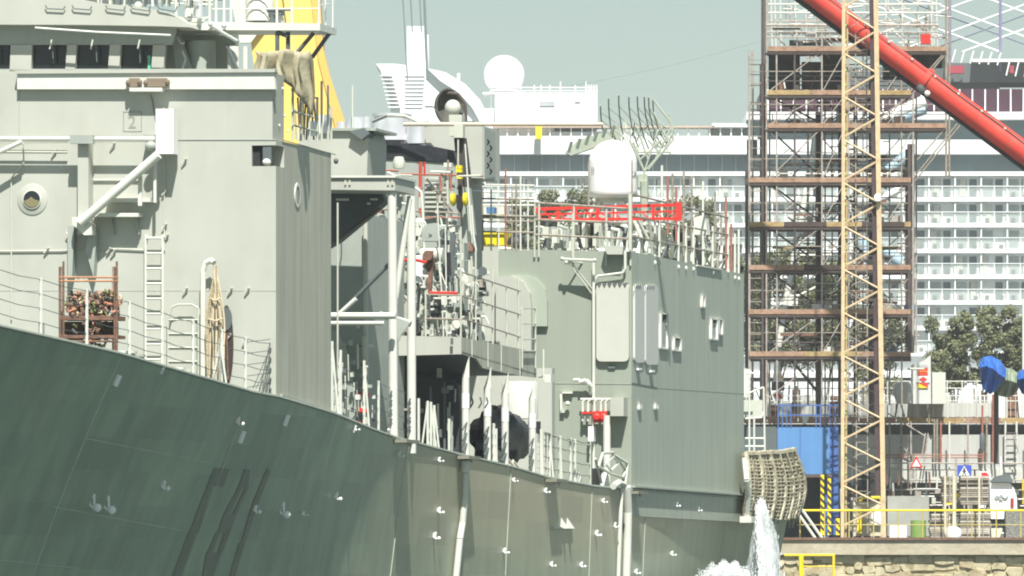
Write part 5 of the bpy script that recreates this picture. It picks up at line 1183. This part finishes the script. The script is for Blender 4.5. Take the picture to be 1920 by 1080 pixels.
# ---------------------------------------------------------------- ochre lattice mast
DM = 334.0; M0, M1 = B(DM), B(DM+1.5)
ms = thing('lattice_mast', 'slim ochre lattice mast standing on the quay in front of the scaffold tower', 'mast', (M0(1615, 1010).x, DM+.7, QZ))
tube1('leg', peach, ms, M0(1582, -60), M0(1579.5, 1010), .11, 4)
tube1('leg', peach, ms, M0(1641, -60), M0(1657, 1010), .15, 4)
tube1('leg', M('mast_back', (.42, .31, .15), .6, .2, 2), ms, M1(1589, -60), M1(1586, 1010), .06, 4)
tube1('leg', mastdk, ms, M0(1635, -60)+Yv*.2, M0(1647, 930)+Yv*.2, .17, 4)
i = 0; y = -62.0
while y < 985:
    xl = 1582-2.5*(y+60)/1070; xr = 1640+15*(y+60)/1070
    if i % 2 == 0: tube1('lattice_bar', peach, ms, M0(xl, y), M0(xr, y+36), .048, 5)
    else: tube1('lattice_bar', peach, ms, M0(xr, y), M0(xl, y+36), .048, 5)
    if i % 2: tube1('back_lattice_bar', steel, ms, M1(xl+6, y), M1(xr+2, y+36), .03, 4)
    else: tube1('back_lattice_bar', steel, ms, M1(xr+2, y), M1(xl+6, y+36), .03, 4)
    y += 40.5; i += 1
for x in (1604, 1625): tube1('guide_rail', steel, ms, M1(x, 60), M1(x+2, 1000), .035, 4)
for k in range(40): 
    y = 70+k*23; tube1('mast_rung', steel, ms, M1(1604, y), M1(1626, y), .02, 4)
for k in range(34): MB().ball(M0(1586, 20+k*28), .06, .06, .09, 6, 4).build('cable_clip', M('clip_%d' % (k % 2), (.30, .32, .10), .6) if k < 2 else MATS['clip_%d' % (k % 2)], ms)
MB().lathe(M0(1645, 378)-Yv*.2, [(.16, 0), (.18, .1), (.14, .28), (.06, .34)], 12).build('mast_lamp', white, ms, True)

# ---------------------------------------------------------------- red boom
DR = 337.5; r0 = B(DR)
rbm = thing('red_boom', 'thick glossy red crane boom sloping down to the right across the scaffold', 'crane boom', r0(1920, 1010))
pA, pB_ = r0(1440, -72), r0(1735, 150); pC = r0(2050, 382); ax = (pC-pA).normalized()
MB().tube(pA, pB_, .46, 28).build('outer_tube', red, rbm, True)
MB().tube(pB_, pC, .50, 28).build('outer_tube', red, rbm, True)
MB().tube(pB_-ax*.15, pB_+ax*.1, .58, 28).build('collar', red, rbm, True)
MB().ball(r0(1727, 165)-Yv*.3, .22, .2, .3, 12, 8).build('pivot', dkgrey, rbm, True)
MB().ball(r0(1738, 176)-Yv*.3, .14, .14, .14).build('pivot_cap', white, rbm, True)
up = Vc((-ax.z, 0, ax.x)); up = up if up.z > 0 else -up
mb = MB(); mb.path([pA*(1-i/14)+pC*(i/14)+up*(.30+.02*math.sin(i*2.1))-Vc((0, .44, 0)) for i in range(15)], .028, 5); mb.build('hose', dkgrey, rbm)
for i in range(2, 14): q = pA*(1-i/14)+pC*(i/14)+up*.30-Vc((0, .42, 0)); MB().ball(q, .07, .07, .07, 6, 4).build('hose_clamp', fit, rbm)
nx = Vc((ax.z, 0, -ax.x)); MB().box(pA+nx*.25 if nx.z < 0 else pA-nx*.25-Vc((0, .15, 0)), (pC-pA), Yv*.35, (nx if nx.z < 0 else -nx)*.42).build('underside_dark_bar', dark, rbm)  # dark bar along the lower side of the boom

# ---------------------------------------------------------------- quay
qb = thing
qx0, qx1 = B(QY)(1380, 0).x, B(QY)(2050, 0).x
mb = MB().wbox(-120, 300, QY+.35, QY+3, -1, QZ-.02); mb.build('quay_wall', mortar, None, kind='structure')
qw = bpy.data.objects['quay_wall']
cop = MB().wbox(-120, 300, QY-.05, QY+2.5, B(QY)(0, 1043).z, QZ+.05).build('quay_coping', concrete, qw) if False else None
def qpart(mb, name, mat): return mb.build(name, mat, qw)
qpart(MB().wbox(-120, 300, QY+.02, QY+3.2, B(QY)(0, 1040).z, QZ+.02), 'coping', concrete)
qpart(MB().wbox(-120, 300, QY-.08, QY+.3, QZ-.04, QZ+.07), 'rubbing_beam', rust)
# irregular stones
z = B(QY)(0, 1041).z; row = 0; cnt = 0
while z > 1.6:
    h = R.uniform(.24, .50); x = qx0+R.uniform(-.4, 0)
    while x < qx1:
        w_ = R.choice([.35, .5, .7, .9, 1.3])*R.uniform(.8, 1.2); g = -.01; cnt += 1
        zz = z; z = z+R.uniform(-.12, .12); h0 = h; h = h*R.uniform(.7, 1.25)
        c = [Vc((x+g+R.uniform(0, .15), 0, z-h+g)), Vc((x+w_*.5, 0, z-h+g*R.uniform(.2, 1.6))), Vc((x+w_-g-R.uniform(0, .05), 0, z-h+g)), Vc((x+w_-g, 0, z-h*.5)), Vc((x+w_-g-R.uniform(0, .1), 0, z-g)), Vc((x+w_*.45, 0, z-g*R.uniform(0, 1.5))), Vc((x+g+R.uniform(0, .1), 0, z-g)), Vc((x+g*.6, 0, z-h*.5))]
        d = R.uniform(.02, .17); ctr = sum(c, Vc())/8
        f_ = [Vc((p.x*.93+ctr.x*.07+R.uniform(-.05, .05), QY+.33-d, p.z*.93+ctr.z*.07+R.uniform(-.04, .05))) for p in c]; b_ = [Vc((p.x, QY+.36, p.z)) for p in c]
        m2 = MB(); m2.add(b_+f_, [tuple(range(8, 16))]+[(i, (i+1) % 8, 8+(i+1) % 8, 8+i) for i in range(8)])
        if cnt < 300: m2.build('stone', stone2 if R.random() < .10 else (stone3 if R.random() < .45 else stone), qw)
        z = zz; h = h0; x += w_*R.uniform(.85, 1.05)
    z -= h
# yellow rail frame below the quay edge
yr = thing('yellow_rail_frame', 'yellow tubular frame fixed to the quay face at the warship stern', 'rail', B(QY-1)(1520, 1085))
for (x0, y0, x1, y1, r) in [(1470, 1041, 1565, 1041, .05), (1502, 1041, 1503, 1150, .11), (1563, 1041, 1563, 1150, .06), (1505, 1062, 1563, 1062, .025)]: tube1('rail_bar', yelb, yr, B(QY-1)(x0, y0), B(QY-1)(x1, y1), r)
# quay-edge yellow handrail
yh = thing('yellow_handrail', 'long yellow handrail along the top of the quay', 'handrail', B(QY+1)(1700, 1010))
PH = B(QY+1)
tube1('top_rail', yelb, yh, PH(1495, 957), PH(1990, 957), .045)
for x in range(1500, 1990, 46): tube1('post', M('rail_post_dull', (.45, .38, .12), .7) if x == 1500 else MATS['rail_post_dull'], yh, PH(x, 957), PH(x, 1011), .03)
tube1('mid_rail', MATS['rail_post_dull'], yh, PH(1495, 984), PH(1990, 984), .02)
# striped posts
def striped(px, y0, y1, wd, label):
    t_ = thing('striped_post', label, 'post', B(QY+3)(px, y1), 'yellow and black striped posts')
    P_ = B(QY+3); MB().rect(P_, px-wd, y0, px+wd, y1, Yv*.35).build('post_body', yelb, t_)
    y = y0+3
    while y < y1-8:
        MB().poly(B(QY+2.985), [(px-wd, y), (px+wd, y+7), (px+wd, y+13), (px-wd, y+6)], Yv*.02).build('stripe', M('stripe_black', (.02, .02, .02), .6) if 'stripe_black' not in MATS else MATS['stripe_black'], t_); y += 13
striped(1542, 890, 1003, 3.2, 'tall striped warning post, left one by the blue container')
striped(1555, 897, 1003, 3.0, 'tall striped warning post, right one by the blue container')
striped(1571, 972, 1003, 3.4, 'short striped warning post at the foot of the ochre mast')
# blue container on the platform with frame
bc = thing('blue_container', 'bright blue steel container raised behind the rope net', 'container', B(339.5)(1510, 1010))
MB().rect(B(339.5), 1458, 801, 1556, 891, Yv*2.4).build('container_body', bluep, bc)
MB().rect(B(339.46), 1500, 802, 1501, 890, Yv*.05).build('door_seam', blued, bc)
MB().rect(B(339.6), 1556, 801, 1572, 1003, Yv*2.5).build('side_column', blued, bc)
MB().rect(B(339.4), 1456, 889, 1562, 895, Yv*2.4).build('base_beam', steeldk, bc)
for x in (1464, 1550): tube1('leg', blued, bc, B(340)(x, 893), B(340)(x, 1010), .12, 4)
for k in range(9): tube1('rung', blued, bc, B(339.5)(1555, 815+k*18), B(339.5)(1572, 812+k*18), .03, 4)
bf = thing('blue_railing', 'blue steel railing on top of the blue container', 'railing', B(339.5)(1510, 801))
for x in (1459, 1467, 1475, 1483, 1530, 1538, 1548, 1556, 1566): tube1('post', blued, bf, B(339.5)(x, 757), B(339.5)(x, 801), .035, 4)
for y in (760, 778): tube1('rail', blued, bf, B(339.5)(1457, y), B(339.5)(1572, y), .04, 4)
tag(MB().poly(B(343.5), [(1503, 780), (1518, 780), (1511, 795), (1507, 795)], Yv*.3).build('hook_block', dkgrey, None), 'dark hook block hanging above the blue container', 'hook')
MB().rect(B(342), 1462, 895, 1560, 1010, Yv*.3).build('shade_wall', M('shade_wall', (.04, .045, .05), .8), bc)  # dark sheet added for the shaded void under the container
# dock platform wall behind
pw = thing('dock_structure', 'long pale grey dock structure with a planked walkway along its top', 'dock structure', B(360)(1680, 1010))
P6 = B(360)
MB().rect(B(358.5), 1395, 815, 2020, 905, Yv*5).build('wall', wallp, pw)
MB().rect(B(358.35), 1395, 880, 2020, 905, Yv*.3).build('wall_ledge', M('ledge_pale', (.52, .52, .47), .7), pw)
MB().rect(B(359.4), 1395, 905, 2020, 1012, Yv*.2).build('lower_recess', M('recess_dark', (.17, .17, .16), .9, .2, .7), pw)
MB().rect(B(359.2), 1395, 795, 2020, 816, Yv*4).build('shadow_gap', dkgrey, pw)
x = 1395
while x < 2010:
    x2 = x+R.choice([44, 58, 70]); 
    MB().rect(B(358.2), x, 783, x2-1, 794, Yv*.12).build('plank', R.choice([plank, planky, plank]), pw); 
    MB().rect(B(358.35), x, 790, x2-1, 793, Yv*.7).build('plank', plank, pw); x = x2
MB().rect(B(359.4), 1395, 755, 1860, 782, Yv*2).build('pale_coaming', wallp, pw)
for y in (715, 728, 742, 752): tube1('rail', pale, pw, B(358.3)(1395, y), B(358.3)(2000, y), .026)
for x in range(1412, 2000, 28): tube1('rail_post', pale, pw, B(358.3)(x, 713), B(358.3)(x, 783), .035)
for (x, y0, y1, m_) in [(1752, 785, 870, 0), (1757, 785, 870, 0), (1764, 790, 870, 2), (1842, 760, 870, 2), (1850, 780, 870, 0), (1862, 740, 870, 2), (1868, 770, 870, 0), (1885, 790, 868, 3), (1906, 790, 868, 3), (1748, 740, 790, 0)]: tube1('scaffold_tube', mset[m_], pw, B(358)(x, y0), B(358)(x, y1), .05)
for y in (853, 858): tube1('scaffold_tube', mset[2], pw, B(358)(1660, y), B(358)(1845, y), .03)
for k in range(6): tube1('ladder_rung', steeldk, pw, B(357.9)(1886, 812+k*12), B(357.9)(1906, 812+k*12), .03)
for (x0, y0, x1, y1) in [(1665, 775, 1735, 818), (1672, 815, 1730, 880), (1735, 812, 1728, 860), (1740, 812, 1732, 870), (1900, 815, 1910, 850)]: tube1('stay', steelp, pw, B(357.5)(x0, y0), B(357.5)(x1, y1), .035)
MB().lathe(B(358)(1842, 845), [(.1, 0), (.14, .3), (.14, .7), (.08, .85)], 10).build('fender', dkgrey, pw, True)
for i in range(60):
    x = R.uniform(1400, 1990); y = R.uniform(735, 782); P_ = B(R.uniform(358.6, 364)); m_ = R.choice([fit, pale, dkgrey, steel, rust, wallp, dark]); mb = MB(); k = R.random()
    if k < .5: mb.rect(P_, x, y-R.uniform(6, 20), x+R.uniform(6, 26), 783, Yv*.6)
    else: mb.tube(P_(x, y-20), P_(x+R.uniform(-10, 10), 783), .05, 5)
    mb.build('deck_gear', m_, pw)
# left corner: pale rails and dark void next to hangar
lf_ = thing('gangway_frame', 'pale tubular gangway frame between the hangar corner and the blue container', 'gangway', B(300)(1425, 1010))
for (x0, y0, x1, y1) in [(1397, 740, 1432, 726), (1432, 726, 1434, 850), (1397, 785, 1428, 783), (1428, 783, 1433, 770), (1405, 700, 1405, 850), (1414, 780, 1414, 850), (1397, 822, 1434, 822), (1397, 837, 1434, 837), (1397, 700, 1418, 700)]: tube1('frame_tube', pale, lf_, B(300)(x0, y0), B(300)(x1, y1), .04)
MB().rect(B(303), 1390, 800, 1456, 850, Yv*1).build('dark_panel', dkgrey, lf_); MB().rect(B(302), 1392, 692, 1406, 745, Yv*.4).build('pale_cabinet', pale, lf_)
MB().rect(B(301), 1394, 750, 1430, 782, Yv*.5).build('pale_housing', fit, lf_)
for i in range(130):
    x = R.uniform(1575, 1990); y = R.uniform(905, 1005); P_ = B(R.uniform(345, 356)); mb = MB(); k = R.random(); m_ = R.choice([fit, pale, dkgrey, steel, steelp, rust, wallp, yelb, white, steeldk])
    if k < .35: mb.rect(P_, x, y-R.uniform(4, 14), x+R.uniform(4, 18), y, Yv*.5)
    elif k < .7: mb.tube(P_(x, y-R.uniform(15, 60)), P_(x+R.uniform(-2, 2), y), .05, 5)
    else: mb.tube(P_(x, y), P_(x+R.uniform(10, 60), y+R.uniform(-2, 2)), .04, 5)
    mb.build('yard_gear', m_, pw)
for x in range(1600, 1990, 17): tube1('fence_post', steelp, pw, B(344)(x, 955), B(344)(x, 1008), .035)
for y in (900, 918, 868): tube1('scaffold_tube', steelp, pw, B(357.4)(1580, y), B(357.4)(1990, y+1), .035)
for x in (1600, 1628, 1668, 1690, 1708, 1780, 1815, 1925): tube1('scaffold_tube', R.choice([steelp, steel, pale]), pw, B(357.6)(x, 790), B(357.6)(x, 1008), .045)
for x in range(1400, 1990, 9): tube1('baluster', pale, pw, B(358.2)(x, 742), B(358.2)(x, 783), .014, 4)
# round prohibition sign
sg = thing('round_sign', 'small round white sign with red stripes above the blue railing', 'sign', B(348)(1459, 760))
MB().lathe(B(348)(1459, 742), [(.24, 0), (.24, .04)], 20, ax=(0, -1, 0)).build('sign_plate', white, sg)
for k in (-4, 3): MB().poly(B(347.94), [(1452+k, 738), (1456+k, 735), (1464+k, 746), (1461+k, 749)], Yv*.01).build('sign_stripe', redp, sg)
MB().rect(B(348.1), 1447, 716, 1471, 732, Yv*.3).build('sign_lamp_housing', dkgrey, sg); tube1('pole', steeldk, sg, B(348.2)(1459, 745), B(348.2)(1459, 801), .05)
# flag cabin
fc = thing('flag_cabin', 'pale cabin with a swept top and three red and yellow signal flags painted on it', 'cabin', B(357)(1728, 755))
MB().poly(B(357), [(1712, 683), (1725, 679), (1736, 674), (1745, 666), (1746, 757), (1712, 757)], Yv*2).build('cabin_body', M('cabin_pale', (.55, .56, .53), .6, .04), fc)
Pf = B(356.96)
for pts, m_ in [([(1721, 684), (1740, 684), (1740, 689), (1721, 689)], cgrey), ([(1721, 690), (1740, 689), (1739, 697), (1740, 704), (1721, 704)], red), ([(1718, 705), (1743, 705), (1743, 717), (1718, 717)], white), ([(1721, 718), (1740, 718), (1740, 727), (1721, 718.3)], red), ([(1721, 718.5), (1740, 727.4), (1721, 727.6)], yelb)]:
    MB().poly(Pf, pts, -Yv*.02).build('painted_flag', m_, fc)
MB().poly(B(356.92), [(1723, 711), (1731, 706), (1739, 711), (1731, 716)], -Yv*.01).build('painted_flag', red, fc)
MB().tube(Pf(1721, 696.5)-Yv*.03, Pf(1739, 696.5)-Yv*.03, .012, 4).build('flag_stripe', yelb, fc)
tag(MB().rect(B(357.5), 1748, 698, 1773, 757, Yv*2).build('pale_cabinet', M('cabinet_cream', (.56, .58, .50), .6, .04), None), 'tall cream cabinet standing right of the cabin with painted flags', 'cabinet')
tag(MB().lathe(B(357)(1693, 757), [(.3, 0), (.5, .5), (.45, .9), (.3, 1.05)], 12).build('covered_winch', wallp, None, True), 'rounded pale covered winch left of the flag cabin', 'winch')
# blue and green tarpaulins
def blob(c, ex, ey, ez, wob, name, mat, label, cat, seed):
    rr = random.Random(seed); mb = MB(); n, m_ = 22, 14
    for j in range(m_+1):
        ph = math.pi*j/m_
        for i in range(n):
            a_ = 6.2832*i/n; k = 1+wob*math.sin(3*a_+seed+j*.4)+wob*.7*math.sin(7*a_+j)+rr.uniform(-.05, .05)
            mb.v.append(c+ex*(math.sin(ph)*math.cos(a_)*k)+ey*(math.sin(ph)*math.sin(a_)*k)+ez*(math.cos(ph)*k))
    mb.f = [(j*n+i, j*n+(i+1) % n, (j+1)*n+(i+1) % n, (j+1)*n+i) for j in range(m_) for i in range(n)]
    return tag(mb.build(name, mat, None, False), label, cat)
k_ = 352/FOC
def fold(Y, top, ridge, bot, mat, name, label, seed, amp=.10):
    rr = random.Random(seed); mb = MB(); n = 26
    def at(pl, u): 
        u *= len(pl)-1; i = min(int(u), len(pl)-2); f = u-i; return (pl[i][0]*(1-f)+pl[i+1][0]*f, pl[i][1]*(1-f)+pl[i+1][1]*f)
    rows = [(top, .9), (top, 0), None, (ridge, -.7), None, (bot, -.1), (bot, .9)]
    cj = [rr.uniform(-1, 1) for _ in range(n+1)]
    W_ = [[at(top, i/n)+(1.0,) for i in range(n+1)], [at(top, i/n)+(.0,) for i in range(n+1)],
          [tuple((p+q)/2 for p, q in zip(at(top, i/n), at(ridge, i/n)))+(-.45,) for i in range(n+1)], [at(ridge, i/n)+(-.75,) for i in range(n+1)],
          [tuple((p+q)/2 for p, q in zip(at(bot, i/n), at(ridge, i/n)))+(-.35,) for i in range(n+1)], [at(bot, i/n)+(-.05,) for i in range(n+1)], [at(bot, i/n)+(1.0,) for i in range(n+1)]]
    for row in W_:
        for i, (x, y, d) in enumerate(row): mb.v.append(B(Y+d+amp*(math.sin(i*.8+y*.08+seed)+.6*cj[i])+rr.uniform(-.03, .03))(x, y+rr.uniform(-1, 1)))
    m_ = n+1; mb.f = [(j*m_+i, j*m_+i+1, (j+1)*m_+i+1, (j+1)*m_+i) for j in range(6) for i in range(n)]
    return tag(mb.build(name, mat, None, False), label, 'tarpaulin')
fold(352, [(1835, 680), (1842, 670), (1860, 668), (1875, 676), (1887, 692)], [(1837, 690), (1848, 686), (1862, 692), (1876, 704), (1886, 708)], [(1837, 702), (1842, 728), (1855, 739), (1868, 732), (1882, 714)], tarpb, 'blue_tarpaulin', 'rounded blue tarpaulin wrapped over a raised machine', 2)
fold(353, [(1878, 700), (1886, 690), (1898, 692), (1908, 700), (1914, 712)], [(1872, 715), (1884, 712), (1896, 714), (1906, 718), (1912, 722)], [(1866, 732), (1874, 742), (1888, 745), (1900, 742), (1908, 732)], tarpg, 'green_tarpaulin', 'grey-green tarpaulin hanging between the two blue tarpaulins', 4, .14)
fold(352, [(1908, 700), (1914, 694), (1925, 692), (1940, 696)], [(1909, 712), (1916, 710), (1926, 710), (1940, 712)], [(1910, 726), (1916, 738), (1926, 742), (1940, 738)], tarpb, 'blue_tarpaulin', 'blue tarpaulin cut by the right edge of the picture', 6)
tag(MB().tube(B(354)(1868, 700), B(354)(1868, 870), .12, 8).tube(B(354)(1866, 715), B(354)(1845, 740), .06).build('machine_post', steeldk, None), 'dark post carrying the machine under the blue tarpaulin', 'post')
tag(MB().tube(B(380)(1919, 560), B(380)(1919, 760), .07, 6).build('flagpole', pale, None), 'slim pale pole at the right edge beside the tree', 'pole')
# traffic signs
def sign_post(px, y, label):
    t_ = thing('traffic_sign', label, 'traffic sign', B(340)(px, 1005)); tube1('post', steelp, t_, B(340)(px, y), B(340)(px, 1005), .03); return t_
t_ = sign_post(1808, 890, 'blue square pedestrian crossing sign')
MB().rect(B(339.9), 1795, 872, 1821.5, 893, Yv*.04).build('plate', M('sign_blue', (.05, .09, .45), .5), t_)
MB().poly(B(339.87), [(1808, 873.5), (1818.5, 891.5), (1797.5, 891.5)], Yv*.01).build('triangle', white, t_)
mb = MB(); P_ = B(339.84)
for pts in ([(1806.7, 877), (1809.3, 877), (1809.3, 879.5), (1806.7, 879.5)], [(1806.3, 880), (1809.7, 880), (1809.2, 885.5), (1806.8, 885.5)], [(1806.8, 885.5), (1808, 885.5), (1805.2, 890.5), (1804, 890.5)], [(1808, 885.5), (1809.2, 885.5), (1812, 890.5), (1810.8, 890.5)], [(1804, 884), (1806.5, 880.4), (1807, 881.4), (1804.8, 884.6)], [(1809, 880.4), (1811.8, 883.6), (1811, 884.4), (1809, 882)]): mb.poly(P_, pts, Yv*.004)
mb.build('walking_figure', dark, t_)
t_ = sign_post(1718, 870, 'white triangular warning sign with a red border')
MB().poly(B(339.9), [(1718, 855), (1730, 877), (1706, 877)], Yv*.04).build('plate', redp, t_); MB().poly(B(339.87), [(1718, 861), (1725.5, 874.5), (1710.5, 874.5)], Yv*.01).build('triangle', white, t_)
t_ = sign_post(1846, 893, 'small red and white sign with a clipped corner')
MB().poly(B(339.9), [(1837, 884), (1853, 884), (1859, 890), (1857, 897), (1837, 897)], Yv*.04).build('plate', white, t_); MB().poly(B(339.87), [(1840, 886), (1850, 886), (1856, 893.5), (1840, 893.5)], Yv*.01).build('red_field', redp, t_)
# pallets of boards
def stack(x0, x1, y0, y1, Y, label, seed):
    rr = random.Random(seed); t_ = thing('board_stack', label, 'stack of boards', B(Y)((x0+x1)/2, y1), 'stacks of scaffold boards on the quay')
    y = y1
    ms_ = [M('board_%d_%d' % (seed, k), c, .8, .2, 3) for k, c in enumerate([(.40, .36, .29), (.28, .25, .20), (.50, .47, .40), (.20, .17, .13)])]
    while y > y0:
        h = rr.uniform(3.2, 4.8); a_ = rr.uniform(-2, 2); b_ = rr.uniform(-3, 2)
        MB().rect(B(Y+rr.uniform(-.08, .08)), x0+a_, y-h+.9, x1+b_, y, Yv*1.5).build('board', rr.choice(ms_), t_); y -= h
    for x in (x0+(x1-x0)*.25, x0+(x1-x0)*.75): MB().rect(B(Y-.15), x-.8, y0, x+.8, y1, Yv*.05).build('strap', steelp, t_)
stack(1767, 1786, 893, 942, 333, 'narrow upper stack of grey boards left of the thick cream post', 1)
stack(1800, 1855, 892, 946, 334, 'wide upper stack of grey boards under the crossing sign', 2)
stack(1745, 1780, 965, 1008, 331, 'low stack of boards at the quay edge, left of the pale posts', 3)
stack(1800, 1858, 962, 1008, 331, 'low wide stack of boards at the quay edge, beside the grey mesh roll', 4)
for x, lb in ((1772, 'slim cream post standing left of the wide board stacks'), (1789, 'thick cream post between the board stacks under the crossing sign'), (1836, 'slim cream post standing in front of the wide board stacks')):
    tag(MB().tube(B(330)(x, 892), B(330)(x, 1006), .05 if x != 1789 else .09, 6).build('cream_post', M('cream_%d' % x, (.60, .55, .42), .6), None), lb, 'post', 'cream posts on the quay')
# white cabin machine with dark lid
wm = thing('white_machine', 'white housing with a dark domed lid on the quay near the right edge', 'machine', B(332)(1880, 1008))
MB().poly(B(332), [(1856, 905), (1893, 905), (1901, 915), (1906, 930), (1907, 955), (1893, 956), (1893, 973), (1858, 973)], Yv*1.2).build('housing', white, wm)
MB().poly(B(331.8), [(1859, 904), (1868, 893), (1880, 890), (1884, 888), (1894, 890), (1900, 904)], Yv*1.5).build('lid', dkgrey, wm)
MB().rect(B(332.1), 1858, 973, 1888, 990, Yv*1).build('under_frame', dark, wm)
mb = MB(); mb.path([B(331.95)(x, y) for x, y in ((1866, 933), (1869, 928), (1873, 932), (1877, 927), (1881, 932), (1886, 934), (1889, 929))], .05, 5); mb.path([B(331.95)(x, y) for x, y in ((1868, 936), (1872, 930), (1875, 938))], .035, 5); mb.path([B(331.95)(x, y) for x, y in ((1879, 927), (1876, 936), (1880, 938))], .03, 5); mb.build('dark_emblem', cgrey, wm)
MB().rect(B(331.9), 1895, 934, 1901, 952, Yv*.1).build('red_lamp', M('lamp_dull_red', (.3, .03, .04), .5), wm)
tag(MB().rect(B(331), 1886, 957, 1960, 1009, Yv*1.3).build('mesh_roll', M('mesh_grey', (.20, .20, .18), .9, .45, 8, bump=1, bscale=12), None), 'dark grey bale of wire mesh at the right end of the quay', 'bale')
tag(MB().poly(B(331.5), [(1858, 990), (1880, 992), (1874, 1009), (1859, 1009)], Yv*.8).build('cream_block', M('block_cream', (.6, .58, .48), .8), None), 'cream wedge-shaped block below the white machine', 'block')
tag(MB().lathe(B(330)(1787, 1008), [(.35, 0), (.4, .2), (.3, .42), (.1, .5)], 14).build('white_sack', white, None, True), 'white sack between the low board stacks', 'sack')
# misc quay machinery around the mast foot (the place behind the channel logo)
gm = thing('quay_winch', 'yellow and grey winch with a dark drum at the foot of the ochre mast', 'winch', B(338)(1630, 1010))
MB().lathe(B(338)(1626, 912), [(.68, -.2), (.68, .2)], 24, ax=(0, -1, 0)).build('drum', dark, gm, True)
MB().path([B(337.6)(1612, 940), B(337.6)(1618, 933), B(337.6)(1650, 933), B(337.6)(1655, 942)], .07, 6).build('guard', yelb, gm)
MB().rect(B(338), 1600, 940, 1660, 1005, Yv*1.5).build('winch_body', M('winch_cream', (.55, .50, .36), .7, .2, 1.5), gm); MB().rect(B(337.8), 1606, 960, 1616, 1000, Yv*.1).build('yellow_panel', yelb, gm); MB().rect(B(337.8), 1634, 955, 1652, 985, Yv*.1).build('white_panel', white, gm)
tag(MB().rect(B(338), 1664, 930, 1742, 1005, Yv*1.6).build('generator', M('generator_grey', (.33, .34, .30), .6, .15, 1), None), 'grey generator box between the winch and the board stacks', 'generator')
tag(MB().rect(B(336), 1668, 985, 1700, 1009, Yv*.8).build('white_crate', white, None), 'low white crate before the grey generator box', 'crate')
tag(MB().lathe(B(336)(1722, 1009), [(.35, 0), (.35, .8)], 14).build('green_drum', M('drum_green', (.2, .32, .08), .6), None, True), 'green drum before the grey generator box', 'drum')
for (x0, x1, y0) in ((1590, 1600, 950), ): pass
for i, (x0, y0, x1, y1) in enumerate([(1500, 950, 1543, 1011), (1498, 965, 1530, 1011)]):
    tag(MB().tube(B(QY+.5)(x0, y0), B(QY+.5)(x1, y1), .06, 6).build('leaning_pole', pale, None), ['upper of two pale poles leaning on the quay edge beside the net', 'lower of two pale poles leaning on the quay edge beside the net'][i], 'pole', 'pale leaning poles')
tag(MB().rect(B(345), 1483, 978, 1500, 1006, Yv*.5).build('rusty_box', rust, None), 'small rusty box on the quay behind the warship stern', 'box')

# ---------------------------------------------------------------- water jet and foam
foam = bpy.data.materials.new('spray_white'); foam.use_nodes = True
fb = foam.node_tree.nodes['Principled BSDF']; fb.inputs['Base Color'].default_value = (.85, .88, .88, 1); fb.inputs['Roughness'].default_value = .8
nn = foam.node_tree.nodes.new('ShaderNodeTexNoise'); nn.inputs['Scale'].default_value = 3.5; nn.inputs['Detail'].default_value = 6
mp = foam.node_tree.nodes.new('ShaderNodeMapping'); mp.inputs['Scale'].default_value = (5, 5, .5); gg = foam.node_tree.nodes.new('ShaderNodeNewGeometry')
foam.node_tree.links.new(gg.outputs['Position'], mp.inputs[0]); foam.node_tree.links.new(mp.outputs[0], nn.inputs['Vector'])
mr = foam.node_tree.nodes.new('ShaderNodeMapRange'); mr.inputs[1].default_value = .3; mr.inputs[2].default_value = .7; mr.inputs[3].default_value = .12; mr.inputs[4].default_value = .8
foam.node_tree.links.new(nn.outputs[0], mr.inputs[0]); foam.node_tree.links.new(mr.outputs[0], fb.inputs['Alpha'])
rr = random.Random(4); Pj = T(1.0)
def ragged(name, pts, label, cat, amp):
    mb = MB(); n = 18
    for j, (px, py, r) in enumerate(pts):
        c = Pj(px, py)
        for i in range(n):
            a_ = 6.2832*i/n; k = r*(1+amp*math.sin(a_*3+j*.7)+amp*rr.uniform(-1, 1)); mb.v.append(c+Vc((math.cos(a_)*k, math.sin(a_)*k*.7, rr.uniform(-.03, .03))))
    mb.f = [(j*n+i, j*n+(i+1) % n, (j+1)*n+(i+1) % n, (j+1)*n+i) for j in range(len(pts)-1) for i in range(n)]
    o = tag(mb.build(name, foam, None, True), label, cat); return o
ragged('water_jet', [(1426, 936, .03), (1427, 946, .10), (1428, 962, .16), (1430, 980, .21), (1432, 1000, .25), (1433, 1020, .29), (1434, 1040, .33), (1435, 1060, .37), (1437, 1085, .41), (1438, 1125, .48)], 'white jet of water spraying up under the rope net at the stern', 'water jet', .22)
mb = MB()
for i in range(2600):
    v = rr.random(); c = Pj(1426+18*v+rr.gauss(0, 4+9*v), 938+150*v+rr.uniform(-8, 8)); s_ = rr.uniform(.004, .014); mb.tube(c, c-Zv*s_*rr.uniform(3, 12), s_, 4, s_*.4)
for i in range(6000):
    u = rr.gauss(0, 1); top = 1066+5*u*u+4*math.sin(u*7); c = T(rr.uniform(.7, 1.5))(1362+26*u, top+abs(rr.gauss(0, 9))-4*rr.random()**3*4); s_ = rr.uniform(.004, .016); mb.ball(c, s_, s_, s_, 4, 2)
tag(mb.build('spray_foam', M('foam_white', (.85, .88, .88), .8, .03, 3), None, kind='stuff'), 'churned white foam splashing up against the stern side', 'foam')
ragged('foam_mound', [(1320, 1078, .05), (1335, 1080, .12), (1350, 1078, .20), (1366, 1080, .24), (1380, 1083, .22), (1400, 1092, .14)], 'soft white foam mound at the foot of the stern side', 'foam', .2)
